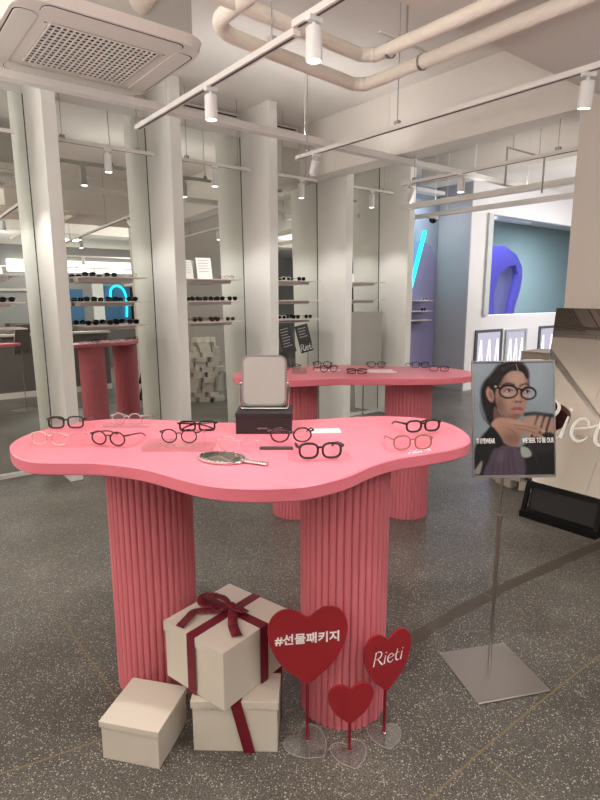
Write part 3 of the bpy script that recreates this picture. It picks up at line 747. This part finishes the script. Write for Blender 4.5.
# ------------------------------------------------------------------ wall shelves and sunglasses
SHELFM = mat('shelf_white', (226,214,208), .4)
def shelf(u, z, label, n):
    t = thing('wall_shelf', label, 'shelf', W(u, .012, z), PH, 'white shelves on the mirrors')
    MB().box(-.285, .285, -.25, .025, -.009, 0).build('plate', SHELFM, t, bevel=.001)
    MB().box(-.27, .20, -.14, -.004, -.040, -.009).build('bracket_box', SHELFM, t, bevel=.001)
    return t
SUN = {}
def sun(kind):
    specs = dict(black=('soft', BLACKP, LENSD), round=('round', BLACKP, LENSD), brown=('soft', BROWN, mat('brown_lens', (60,40,34), .1)), white=('soft', WHITEF, LENSD), clear=('round', CLEARF, LENS), taupe=('round', TAUPE, mat('brown_lens', (60,40,34), .1)), cat=('cat', BLACKP, LENSD))
    k, f, l = specs[kind]
    return k, f, l
def put_sun(kind, u, z, label, v=.14, dz=0):
    k, f, l = sun(kind)
    loc = W(u, v, z+.0006); rz = PH+dz
    if kind not in SUN:
        SUN[kind] = eyewear('sunglasses', label, 'sunglasses', k, f, l, w=.046, h=.036, gap=.013, r=.0026, group='sunglasses on the mirror shelves', seg=5)
        place(SUN[kind], loc, rz)
    else: dup(SUN[kind], loc, rz, label, 'sunglasses on the mirror shelves')
ZS = (1.65, 1.445, 1.245)
rown = ('top', 'middle', 'bottom')
wall = ('first shelf column at the left edge', 'second shelf column, beside the first fin', 'third shelf column, between second and third fins', 'fourth shelf column, between third and fourth fins', 'fifth shelf column, beside the last fin')
for g in range(5):
    u = 1.239+1.005*(g-1)+.53
    if g == 0: u = .77
    for r_ in range(2 if g == 4 else 3): shelf(u, ZS[r_], '%s white shelf of the %s' % (rown[r_], wall[g]), 0)
col = ('left-edge', 'second', 'third', 'fourth')
plan = {(0,0): ['black'], (0,1): ['black','round'], (1,0): ['black','round','clear'], (1,1): ['black','cat','round'], (1,2): ['round','black','cat'],
        (2,0): [None,None,'clear'], (2,1): ['round','black','cat','black'], (2,2): ['taupe','brown','taupe'], (3,0): ['white','black'], (3,2): ['white','cat','black']}
nm = dict(black='black', round='round black', brown='brown', white='white-framed dark', clear='clear-framed', taupe='taupe round', cat='black cat-eye')
od = ('first', 'second', 'third', 'fourth')
for (g, r_), row in plan.items():
    u = 1.239+1.005*(g-1)+.53 if g else .77
    n = len(row); span = .145*n
    for i, k in enumerate(row):
        if not k: continue
        uu = u-.27+.545*(i+.5)/max(n, 3) if n >= 3 else u-.12+.2*i
        if g == 0: uu = u+.02+.16*i
        put_sun(k, uu, ZS[r_], ('%s sunglasses, %s from the left on the %s shelf of the %s column' % (nm[k], od[i], rown[r_], col[g]) if None not in row and n > 1 else '%s sunglasses alone on the %s shelf of the %s column' % (nm[k], rown[r_], col[g])), .15+.01*(i % 2), .05*((i % 3)-1))
def leaflet(u, v, z, w, h, rz, label, m, lean=14):
    t = thing('display_card', label, 'card', W(u, v, z+.0006), PH+math.radians(rz))
    M = Matrix.Rotation(math.radians(-lean), 4, 'X')
    MB().box(-w/2, w/2, 0, .003, 0, h, M).build('card', m, t)
    MB().box(-w/2, w/2, .0, .06, 0, .002).build('foot', ACRYT, t)
    mb = MB()
    for k in range(5): mb.box(-w*.36, w*(.36-.05*(k % 3)), -.0005, 0, h*(.86-.13*k), h*(.885-.13*k), M)
    mb.build('print', mat('print_pale_grey', (168,164,162), .6), t)
    return t
CW = mat('card_bright', (244,242,238), .45)
leaflet(2.53, .12, ZS[0], .125, .18, 6, 'pale card at the left of the top shelf beside the bright leaflet', mat('card_pale', (222,224,214), .5))
leaflet(2.68, .17, ZS[0], .15, .205, -8, 'bright white leaflet leaning on the top shelf between second and third fins', CW)
leaflet(4.60, .15, ZS[0], .12, .10, 0, 'small white card on the top shelf beside the last fin', CW)
leaflet(.78, .17, ZS[2], .14, .14, 10, 'dark card with a white stripe on the bottom shelf at the left edge', mat('card_dark', (36,34,34), .5))
# two dark placards on thin stands in front of the mirror
for u, x, lb, lg in ((3.565, 0, 'left black placard on a thin stand before the mirror behind the far table', False), (3.80, 0, 'right black placard with large white script, on a thin stand behind the far table', True)):
    t = thing('placard_stand', lb, 'sign', W(u, .36, .0005), PH-.1)
    M = Matrix.Translation((-.01,0,.90)) @ Matrix.Rotation(math.radians(-10), 4, 'X') @ Matrix.Rotation(math.radians(-11), 4, 'Y')
    MB().box(-.082, .082, 0, .005, 0, .295, M).build('placard', mat('placard_black', (44,42,42), .5), t)
    mb = MB()
    for k in range(7):
        if lg and k > 3: break
        mb.box(-.055, .05-.012*(k % 3), -.0006, 0, .255-.03*k, .262-.03*k, M)
    mb.build('print', mat('print_pale_grey', (168,164,162), .6), t)
    if lg: logo(MB(), .068, M @ Matrix.Translation((0,-.0008,.055)) @ RX90, .0003).build('lettering', LETTER, t)
    MB().lathe([(.004,.006),(.004,.93)], 8, Matrix.Translation((0,.012,0))).build('pole', STEEL, t)
    MB().lathe([(.07,0),(.07,.006)], 20).build('base', STEEL, t)
# grey sign panel on a pole before the last mirror
t = thing('sign_panel', 'plain grey panel on a thin pole before the last mirror', 'sign stand', W(4.87, .16, .0005), PH)
MB().box(-.265, .265, -.006, .006, .60, 1.30).build('panel', mat('grey_panel', (182,177,170), .5), t, bevel=.002)
MB().box(-.268, .268, -.010, .010, .592, .604).build('bottom_rail', GREYPL, t)
MB().lathe([(.009,.006),(.009,.62)], 10, Matrix.Translation((-.02,.018,0))).build('pole', STEEL, t)
MB().lathe([(.13,0),(.13,.006),(.02,.010)], 28, Matrix.Translation((-.02,.0,0))).build('base', STEEL, t)
# ------------------------------------------------------------------ ceiling fittings
# air conditioner
t = thing('air_conditioner', 'white square ceiling cassette air conditioner with a central grille', 'air conditioner', W(1.175, 1.685, 2.78), PH)
def taper(mb, w0, w1, r0, r1, z0, z1, w2=None):
    A = rrect(w0, w0, r0, 6); B = rrect(w1, w1, r1, 6)
    ra = [mb.bm.verts.new((x,y,z0)) for x, y in A]; rb_ = [mb.bm.verts.new((x,y,z1)) for x, y in B]; n = len(A)
    for i in range(n): mb.bm.faces.new((ra[i], ra[(i+1) % n], rb_[(i+1) % n], rb_[i]))
    mb.bm.faces.new(ra[::-1]); mb.bm.faces.new(rb_)
    return mb
ACW = mat('ac_white_plastic', (228,218,210), .45)
taper(MB(), .935, .965, .13, .145, 0, .05).build('panel', ACW, t)
MB().box(-.41, .41, -.41, .41, .055, .36).build('body', mat('ac_grey_body', (190,184,178), .6), t)
MB().prism(rrect(.56, .56, .05), -.002, .004).build('grille_back', mat('ac_dark', (52,46,45), .8), t)
mb = MB(); G = .55; n = 19
mb.prism(rrect(.585, .585, .055), -.006, -.002)
bmesh.ops.delete(mb.bm, geom=[v for v in mb.bm.verts], context='VERTS')
for k in range(n+1):
    p = -G/2+G*k/n; mb.box(p-.0042, p+.0042, -G/2, G/2, -.007, -.002)
for k in range(15):
    p = -G/2+G*k/14; mb.box(-G/2, G/2, p-.0052, p+.0052, -.0065, -.0015)
mb.build('grille', ACW, t)
for k in range(4):
    M = Matrix.Rotation(PI/2*k, 4, 'Z')
    MB().prism(rrect(.70, .105, .04, cy=-.3995), -.0012, .002, M).build('slot', mat('ac_dark', (52,46,45), .8), t)
    MB().prism(rrect(.694, .103, .04, cy=-.3935), -.0035, 0, M).build('flap', ACW, t, bevel=.0012)
hr = MB()
for sx in (-1, 1):
    for sy in (-1, 1): hr.lathe([(.006,.30),(.006,CEIL-2.78)], 6, Matrix.Translation((sx*.44, sy*.44, 0)))
    hr.box(sx*.44-.02, sx*.44+.02, -.44, .44, .29, .31)
hr.build('hanger', TRAYM, t)
lg = MB()
for sx in (-1, 1): lg.box(sx*.30-.008, sx*.30+.008, -.285+.0, -.279, -.0072, -.0062)
lg.build('latch', GREYPL, t)
# wrapped pipes
def pipe(pts, r, label):
    P = [W(*p) for p in pts]
    o = MB().tube(spline([tuple(p) for p in P], 7, closed=False), r, 14).build('ceiling_pipe', PIPEM, smooth=True)
    tag(o, label, 'pipe', 'wrapped pipes under the ceiling'); return o
zp = 2.655
pipe([(1.36,5.2,zp),(1.36,3.4,zp),(1.36,2.86,zp),(1.385,2.72,zp),(1.47,2.645,zp),(1.62,2.62,zp),(2.25,2.555,zp),(2.335,2.555,zp),(2.38,2.59,zp),(2.395,2.68,zp),(2.40,3.6,zp),(2.40,5.2,zp)], .034, 'cream wrapped pipe with two bends, nearest the mirrors')
pipe([(1.05,5.2,zp),(1.05,3.3,zp),(1.075,3.02,zp),(1.18,2.92,zp),(1.40,2.90,zp),(2.02,2.855,zp),(2.10,2.86,zp),(2.143,2.90,zp),(2.155,2.99,zp),(2.17,4.0,zp),(2.17,5.2,zp)], .031, 'cream wrapped pipe with two bends, running inside the other pipe')
pipe([(1.30,1.72,2.93),(1.30,2.05,2.93),(1.30,2.5,3.05),(1.30,3.05,3.10)], .06, 'short cream pipe running from the back of the air conditioner')
ph0 = MB()
t = thing('pipe_hanger', 'grey rod clamp holding the two wrapped pipes near their bends', 'hanger', W(2.28, 2.98, zp), PH)
MB().box(-.19, .17, -.010, .010, .056, .062).build('bar', TRAYM, t)
for x in (-.115, .12): MB().lathe([(.038,-.007),(.038,.007),(.0345,.007),(.0345,-.007)], 20, Matrix.Translation((x,0,0)) @ Matrix.Rotation(PI/2, 4, 'X'), cap=False).build('clamp_ring', STEEL, t)
MB().lathe([(.005,.06),(.005,CEIL-zp)], 8).build('rod', STEEL, t)
# cable tray
def rods(mb, L, z0, r=.003):
    for x, y in L: mb.lathe([(r, z0), (r, CEIL)], 6, Matrix.Translation((x, y, 0)))
def tray(u0, u1, v, z, label, w=.07, h=.045, rd=()):
    t = thing('cable_tray', label, 'cable tray', W((u0+u1)/2, v, 0), PH)
    MB().box(-(u1-u0)/2, (u1-u0)/2, -w/2, w/2, z, z+h).build('tray', TRAYM, t)
    for x in rd: mb = MB(); rods(mb, [(x-(u0+u1)/2, 0)], z+h); mb.build('hanging_rod', TRAYM, t)
    return t
TRAY_A = tray(-2.5, 6.05, 1.35, 2.68, 'long white cable tray crossing the picture in front of the fins', rd=(-1.6, .5, 1.78, 2.95, 3.9, 5.2))
def crosstray(u, v0, v1, z, label, w=.09, h=.05, rd=()):
    t = thing('cable_tray', label, 'cable tray', W(u, (v0+v1)/2, 0), PH)
    MB().box(-w/2, w/2, -(v1-v0)/2, (v1-v0)/2, z, z+h).build('tray', TRAYM, t)
    for y in rd: mb = MB(); rods(mb, [(0, (v0+v1)/2-y)], z+h); mb.build('hanging_rod', TRAYM, t)
    return t
TRAY_B = crosstray(5.27, .3, 3.1, 2.49, 'upper white tray above the window at the right', .08, .05, (.8, 1.9, 2.9))
crosstray(6.0, -.2, 3.1, 2.49, 'lower white tray just above the window frame at the right', .08, .05, (.4, 2.2))
# tracks
def track(u0, v0, u1, v1, z, label, group='lighting tracks', rodat=(), slot=True):
    a = W(u0, v0, 0); b = W(u1, v1, 0); d = b-a; L = d.length
    t = thing('light_track', label, 'lighting track', (a+b)/2, math.atan2(d.y, d.x), group)
    MB().box(-L/2, L/2, -.017, .017, z, z+.026).build('rail', TRAYM, t)
    if slot: MB().box(-L/2+.02, L/2-.02, -.006, .006, z-.0012, z+.004).build('slot', mat('track_slot', (92,82,78), .6), t)
    for s in rodat:
        mb = MB(); x = -L/2+s; mb.lathe([(.003, z+.026), (.003, CEIL)], 6, Matrix.Translation((x,0,0))); mb.box(x-.018, x+.018, -.012, .012, z+.026, z+.05)
        mb.build('hanging_rod', mat('rod_grey', (176,169,163), .5), t)
    return t
ZTR = 2.50
track(1.505, 1.50, 1.49, 3.12, ZTR, 'white lighting track pointing from the cassette unit towards the camera', rodat=(1.45,))
track(1.45, 3.16, 1.44, 5.6, ZTR, 'white lighting track overhead continuing the first one out of the picture top', rodat=(.9, 2.0))
track(2.755, 1.50, 2.755, 4.6, ZTR, 'thin white lighting track running to the spotlight at the upper right', rodat=(.12, 1.0, 2.6))
track(4.15, 1.30, 4.13, 3.12, ZTR, 'white lighting track beyond the beam with one small spotlight', rodat=(.15, 1.5))
gapu = [(.55, 1.08), (1.36, 2.17), (2.42, 3.15), (3.48, 3.98), (4.45, 5.15)]
for i, (a, b) in enumerate(gapu):
    track(a, .26, b, .26, 2.665, 'short white track before the mirror ' + gapname[i], 'short tracks before the mirrors', rodat=(.06, b-a-.14))
# overhead tracks behind the camera, seen in the mirrors
track(3.0, 6.2, 7.5, 6.2, ZTR, 'lighting track behind the camera reflected in the mirrors', rodat=(.3, 2.2, 4.2))
track(2.0, 8.6, 7.5, 8.6, ZTR, 'farthest lighting track behind the camera reflected in the mirrors', rodat=(.3, 2.2, 4.2))
DISC = glow('lamp_disc', (255,248,238), 9)
SPOT0 = None
def spot(u, v, z, label, power=30, aim=None, size=80, rz=0, body=.11, rad=.031, warm=(1,.975,.95), lamp=True):
    p = W(u, v, z)
    t = thing('spotlight', label, 'spotlight', p, PH+rz, 'white cylinder spotlights')
    M = Matrix.Identity(4)
    if aim is not None: M = Matrix.Translation((0,0,-.03)) @ Matrix.Rotation(math.radians(aim), 4, 'X') @ Matrix.Translation((0,0,.03))
    MB().box(-.03, .03, -.013, .013, -.018, 0).build('adapter', SPOTM, t)
    MB().lathe([(.008,-.04),(.008,-.02)], 10).build('neck', SPOTM, t)
    MB().lathe([(rad*.9,-.036),(rad,-.042),(rad,-.04-body),(rad-.004,-.04-body),(rad-.004,-.032-body)], 24, M).build('body', SPOTM, t, smooth=True)
    MB().lathe([(.001,-.036-body),(rad-.0045,-.036-body)], 24, M, cap=False).build('lamp_disc', DISC, t)
    if lamp:
        ld = bpy.data.lights.new('spot_lamp', 'SPOT'); ld.energy = power; ld.spot_size = math.radians(size); ld.spot_blend = .55
        ld.shadow_soft_size = .03; ld.color = warm
        lo = bpy.data.objects.new('spot_lamp', ld); COL.objects.link(lo); lo.parent = t
        lo.matrix_local = M @ Matrix.Translation((0,0,-.046-body))
    return t
spot(1.445, 3.28, ZTR, 'nearest spotlight on the track at the top centre of the picture', 16)
spot(1.50, 2.42, ZTR, 'spotlight on the first track above the mirror left of the top centre', 16)
spot(2.765, 3.655, ZTR, 'spotlight hanging at the upper right corner before the pillar', 20, aim=8, rz=-.6)
spot(2.755, 1.73, ZTR, 'tilted spotlight at the far end of the thin track, turned to the mirrors', 20, aim=42, rz=-.35)
spot(4.14, 1.97, ZTR, 'small spotlight hanging right of the last fin', 26)
spot(4.15, 1.42, ZTR, 'tilted spotlight at the far end of the track right of the last fin', 14, aim=35, rz=-.3)
for i, (u) in enumerate((.9, 1.77, 2.76, 3.78, 4.81)):
    spot(u, .26, 2.665, 'spotlight on the short track before the mirror ' + gapname[i], 17, body=.14, size=95)
spot(1.45, 4.25, ZTR, 'spotlight overhead just beyond the top edge of the picture', 42, size=95)
track(.45, 3.3, .45, 5.2, ZTR, 'lighting track left of the cassette unit, above the picture', rodat=(.1, 1.2))
spot(.46, 3.42, ZTR, 'spotlight overhead above the left end of the near table', 42, size=95)
spot(1.44, 5.10, ZTR, 'spotlight over the camera on the first track', 24)
for k, u in enumerate((3.6, 5.2, 6.9)): spot(u, 6.2, ZTR, 'spotlight %s on the track behind the camera' % od[k], 26)
for k, u in enumerate((2.6, 4.6, 6.6)): spot(u, 8.6, ZTR, 'spotlight %s on the farthest track behind the camera' % od[k], 26)
# ceiling vents above the mirrors
for u0, u1, lb in ((2.58, 3.24, 'white slotted ceiling vent above the third shelf column'), (3.40, 3.98, 'white slotted vent above the fourth shelf column')):
    t = thing('air_vent', lb, 'vent', W((u0+u1)/2, -.086, 0), PH)
    w = (u1-u0)/2
    MB().box(-w, w, -.02, -.002, 3.14, 3.27).build('frame', TRAYM, t)
    mb = MB()
    for k in range(3): mb.box(-w+.02, w-.02, -.0215, -.0195, 3.16+.036*k, 3.175+.036*k)
    mb.build('slot', mat('vent_dark', (70,64,60), .8), t)
# wire trapeze frame and camera dome
t = thing('hanging_frame', 'thin grey wire frame hanging in front of the window head', 'hanger', W(4.69, 2.22, 0), PH-.02)
mb = MB(); mb.tube([(-.285,0,2.40), (-.285,0,2.70), (.285,0,2.70), (.285,0,2.40)], .009, 8)
mb.build('wire', mat('rod_grey', (176,169,163), .5), t)
for x in (-.2, .2): mb = MB(); rods(mb, [(x,0)], 2.70); mb.build('hanging_rod', mat('rod_grey', (176,169,163), .5), t)
t = thing('security_camera', 'black dome security camera under the white tray', 'camera', W(6.0, .19, 2.49), PH)
MB().lathe([(.055,-.03),(.065,-.02),(.065,0)], 20).build('mount', TRAYM, t, smooth=True)
MB().lathe([(.004,-.085),(.030,-.076),(.048,-.055),(.053,-.03)], 20).build('dome', mat('dome_black', (16,16,18), .1), t, smooth=True)
# ------------------------------------------------------------------ niche and the teal room
PURP = mat('purple_acrylic', (148,142,182), .4)
def onwall(pts, u, v, th, name, m, label, cat):
    o = MB().prism(spline(pts, 5), -th/2, th/2, RX90).build(name, m); place(o, W(u, v, 0), PH); tag(o, label, cat); return o
onwall([(-.7,.002),(-.72,1.2),(-.66,1.9),(-.40,2.22),(-.05,2.30),(.20,2.18),(.285,1.7),(.29,.6),(.29,.002)], 7.08, -.845, .05, 'rounded_panel', PURP, 'lilac rounded panel behind the cyan light tube', 'panel')
t = thing('neon_tube', 'slanted cyan light tube glowing in the lilac niche', 'lamp', W(6.87, -.77, 0), PH)
MB().tube([(.14,0,2.46), (-.20,0,1.45)], .030, 12).build('tube', glow('cyan_glow', (40,225,235), 2.2), t, smooth=True)
for q in (.09, -.15): MB().box(q-.012, q+.012, 0, .045, 2.46-(.14-q)*2.97-.01, 2.46-(.14-q)*2.97+.01).build('clip', STEEL, t)
for z, lb in ((1.42, 'top'), (1.26, 'middle'), (1.12, 'bottom')):
    t = thing('niche_shelf', '%s little shelf at the edge of the lilac niche' % lb, 'shelf', W(6.86, -.80, z), PH)
    MB().box(-.24, .24, -.17, .0, -.01, 0).build('plate', SHELFM, t); MB().box(-.22, .22, -.02, .0, -.03, -.01).build('bracket', STEEL, t)
for k, (u, z, kd) in enumerate(((6.9, 1.26, 'black'), (6.93, 1.42, 'white'))):
    put_sun(kd, u, z, ('black' if kd == 'black' else 'white-framed dark')+' sunglasses on the little shelf in the lilac niche', -.655)
# organic purple arch seen through the window
arch = [(9.9,.002),(9.8,1.2),(9.95,2.1),(10.4,2.50),(10.95,2.52),(11.42,2.36),(11.68,2.12),(11.72,1.9),(11.66,1.6),(11.50,1.25),(11.44,.9),(11.44,.002),(11.30,.002),(11.30,.9),(11.36,1.25),(11.50,1.65),(11.55,1.95),(11.42,2.14),(11.12,2.1),(10.80,1.9),(10.66,1.5),(10.72,1.1),(10.64,.8),(10.64,.002)]
o = MB().prism([(a-10.8, b) for a, b in arch], -.12, .12, RX90).build('arch_sculpture', mat('violet_acrylic', (112,100,205), .3)); place(o, W(10.8, -2.0, 0), PH); tag(o, 'rounded violet arch glowing behind the window', 'arch')
arch_o = o
MB().prism(spline([(x+.2, y) for x, y in [(-.34,.002),(-.30,1.1),(-.33,1.5),(-.2,1.88),(.1,2.08),(.40,2.12),(.53,1.94),(.48,1.66),(.34,1.25),(.28,.9),(.28,.002)]], 4), -.04, .0, RX90).build('infill_sheet', mat('lilac_sheet', (150,140,190), .5), arch_o)
# framed bright glass doors below the window sill
def glass_door(u0, u1, z0, z1, fm, label):
    t = thing('framed_display', label, 'display case', W((u0+u1)/2, -.258, 0), PH, 'framed bright displays under the window')
    w = (u1-u0)/2; f = .045
    mb = MB()
    for a in ((-w, -w+f, z0, z1), (w-f, w, z0, z1), (-w+f, w-f, z1-f, z1), (-w+f, w-f, z0, z0+f)): mb.box(a[0], a[1], -.03, 0, a[2], a[3])
    mb.build('frame', fm, t)
    MB().box(-w+f, w-f, -.008, -.004, z0+f, z1-f).build('light_panel', glow('lit_panel', (214,208,226), .62), t)
    mb = MB(); rnd_ = random.Random(int(u0*10))
    for k in range(3):
        x = -w+f+.1+(2*w-2*f-.2)*k/2; mb.tube([(x-.05,-.014,z0+.1), (x+.02,-.014,z1-.16)], .010, 6); mb.tube([(x+.09,-.014,z0+.1), (x+.02,-.014,z1-.16)], .010, 6)
    mb.build('glow_streaks', glow('lit_streak', (255,252,255), 1.3), t)  # bright streaks imitated by glowing bars that are no lamps
glass_door(7.70, 8.45, .12, .95, mat('frame_grey', (92,96,100), .4), 'grey framed bright display left of the poster top')
glass_door(8.55, 9.20, .12, .93, mat('frame_pale', (176,180,186), .4), 'pale framed bright display above the poster')
glass_door(9.62, 10.5, .12, .95, mat('frame_grey', (92,96,100), .4), 'grey framed bright display beside the pillar')
# ------------------------------------------------------------------ behind the camera, seen only in the mirrors
t = thing('counter', 'grey sales counter with a white plinth behind the camera, reflected in the mirrors', 'counter', W(2.6, 5.75, .0005), PH)
MB().box(-1.1, 1.1, -.3, .3, .10, 1.05).build('body', mat('counter_grey', (104,100,97), .6), t)
MB().box(-1.1, 1.1, -.32, .32, 0, .10).build('plinth', TRAYM, t)
MB().box(-1.14, 1.14, -.34, .34, 1.05, 1.09).build('worktop', mat('counter_top', (216,212,206), .4), t, bevel=.003)
o = uvbox('light_box', 3.2, 7.4, 10.88, 10.99, 2.60, 2.90, glow('light_box', (255,250,240), 2.2)); tag(o, 'long white light box on the back wall, reflected in the mirrors', 'light box')
BLUE = mat('blue_panel', (62,110,150), .4)
for u0, u1, z0, z1, m_, lb in ((4.45,5.02,1.3,2.15,BLUE,'narrow blue panel on the back wall'), (5.62,6.36,1.3,2.25,BLUE,'wide blue panel behind the neon arch on the back wall'), (5.30,5.60,1.3,2.45,CW,'white panel between the blue panels'), (6.40,6.85,1.3,2.22,mat('card_dark', (36,34,34), .5),'dark panel right of the neon arch')):
    o = uvbox('wall_panel', u0, u1, 10.93, 10.99, z0, z1, m_); tag(o, lb, 'panel')
t = thing('neon_arch', 'cyan neon arch on the back wall, reflected in the second mirror', 'lamp', W(5.98, 10.88, -.13), PH+PI)
MB().tube(spline([(-.22,0,1.5),(-.25,0,2.0),(-.16,0,2.30),(.02,0,2.38),(.18,0,2.28),(.22,0,2.0)], 6, closed=False), .03, 8).build('tube', glow('cyan_glow', (40,225,235), 2.2), t, smooth=True)
o = uvbox('back_shelf', 3.0, 9.0, 10.3, 10.9, .0, 1.28, mat('counter_grey', (104,100,97), .6)); tag(o, 'low grey cabinet along the back wall', 'cabinet')
# ------------------------------------------------------------------ added lights that fill the room
def area(name, u, v, z, sx, sy, power, col=(1,.98,.96), label=None):  # added light without a known fixture, brightening its part of the room
    t = thing('fill_panel', label, 'fill light', W(u, v, z), PH, 'added fill lights under the ceiling')
    MB().box(-sx/2-.02, sx/2+.02, -sy/2-.02, sy/2+.02, .002, .05).build('housing', TRAYM, t)
    ld = bpy.data.lights.new(name, 'AREA'); ld.shape = 'RECTANGLE'; ld.size = sx; ld.size_y = sy; ld.energy = power; ld.color = col
    lo = bpy.data.objects.new(name, ld); COL.objects.link(lo); lo.parent = t; lo.location = (0,0,-.004)
    return t
area('fill_panel_lamp', 1.2, 7.0, CEIL-.06, 1.2, .3, 18, label='added fill light panel behind the camera')
area('fill_panel_lamp', 3.9, 9.2, CEIL-.06, 1.2, .3, 40, label='added fill light panel deep behind the camera')
area('fill_panel_lamp', 6.9, 6.4, CEIL-.06, 1.2, .3, 25, label='added fill light panel behind the pillar')
area('blue_fill_lamp', 8.5, -1.4, CEIL-.06, 1.0, .4, 95, (.90,.98,1), label='added cool fill light at the near end of the teal room')  # this and the next four are added to light teal room, window wall, niche
area('blue_fill_lamp', 13.6, -1.2, CEIL-.06, 1.2, .4, 150, (.90,.98,1), label='added cool fill light at the far end of the teal room')
area('white_fill_lamp', 9.6, 1.7, CEIL-.06, 2.0, .4, 75, (.97,.96,1), label='added cool white fill light before the window wall')
area('violet_fill_lamp', 6.75, -.55, 2.95, .6, .12, 4.5, (.84,.90,1), label='added violet fill light above the lilac niche')
area('violet_fill_lamp', 10.6, -1.55, 2.95, 1.2, .12, 14, (.58,.53,1), label='added violet fill light above the arch')
def fill_light(u, v, z, w, d, power, label):  # added out of view, aimed up to brighten the ceiling
    t = thing('fill_light', label, 'hanging lamp', W(u, v, z), PH, 'added fill lights outside the picture')
    MB().box(-w/2-.02, w/2+.02, -d/2-.02, d/2+.02, -.05, -.004).build('housing', TRAYM, t)
    mb = MB(); rods(mb, [(-w/2+.05, 0)], -.004); 
    for v_ in mb.bm.verts:
        if v_.co.z > 1: v_.co.z = CEIL-z
    mb.build('hanging_rod', TRAYM, t)
    mb = MB(); rods(mb, [(w/2-.05, 0)], -.004)
    for v_ in mb.bm.verts:
        if v_.co.z > 1: v_.co.z = CEIL-z
    mb.build('hanging_rod', TRAYM, t)
    ld = bpy.data.lights.new('fill_lamp', 'AREA'); ld.shape = 'RECTANGLE'; ld.size = w; ld.size_y = d; ld.energy = power; ld.color = (1,.985,.97)
    lo = bpy.data.objects.new('fill_lamp', ld); COL.objects.link(lo); lo.parent = t; lo.rotation_euler = (PI,0,0)
fill_light(-3.2, 1.5, .9, 2.4, 1.6, UP*1.1, 'added fill light left of the picture')
fill_light(-1.6, 5.9, 1.2, 2.2, 1.4, UP*1.2, 'added fill light behind the camera at the left')
fill_light(2.2, 8.4, 2.0, 2.0, .8, UP*.22, 'added fill light behind the camera')
fill_light(5.4, 5.8, 2.0, 2.0, .8, UP*.3, 'added fill light behind the pillar')
fill_light(8.6, 3.6, 1.2, 2.0, 1.0, UP*1.2, 'added fill light right of the pillar')
def fill_strip(t, x0, x1, z, power, along_y=False):
    # added fill strip on top of a tray, brightening the ceiling
    L = x1-x0; c_ = (x0+x1)/2
    M = Matrix.Rotation(PI/2, 4, 'Z') if along_y else Matrix.Identity(4)
    MB().box(c_-L/2, c_+L/2, -.014, .014, z+.0002, z+.012, M).build('fill_profile', TRAYM, t)
    ld = bpy.data.lights.new('fill_strip_lamp', 'AREA'); ld.shape = 'RECTANGLE'; ld.size = L; ld.size_y = .02; ld.energy = power; ld.color = (1,.985,.97)
    lo = bpy.data.objects.new('fill_strip_lamp', ld); COL.objects.link(lo); lo.parent = t
    lo.matrix_local = M @ Matrix.Translation((c_,0,z+.014)) @ Matrix.Rotation(PI, 4, 'X')
mid = (-2.5+6.05)/2
fill_strip(TRAY_A, -2.4-mid, .45-mid, 2.725, STRIP*2.8)
fill_strip(TRAY_A, 1.95-mid, 3.85-mid, 2.725, STRIP*2.3)
fill_strip(TRAY_A, 4.45-mid, 6.0-mid, 2.725, STRIP*1.0)
fill_strip(TRAY_B, -1.3, 1.3, 2.54, STRIP*1.4, True)
wd = bpy.data.worlds.new('world'); SC.world = wd; wd.use_nodes = True
wd.node_tree.nodes['Background'].inputs[0].default_value = (.05,.05,.05,1)
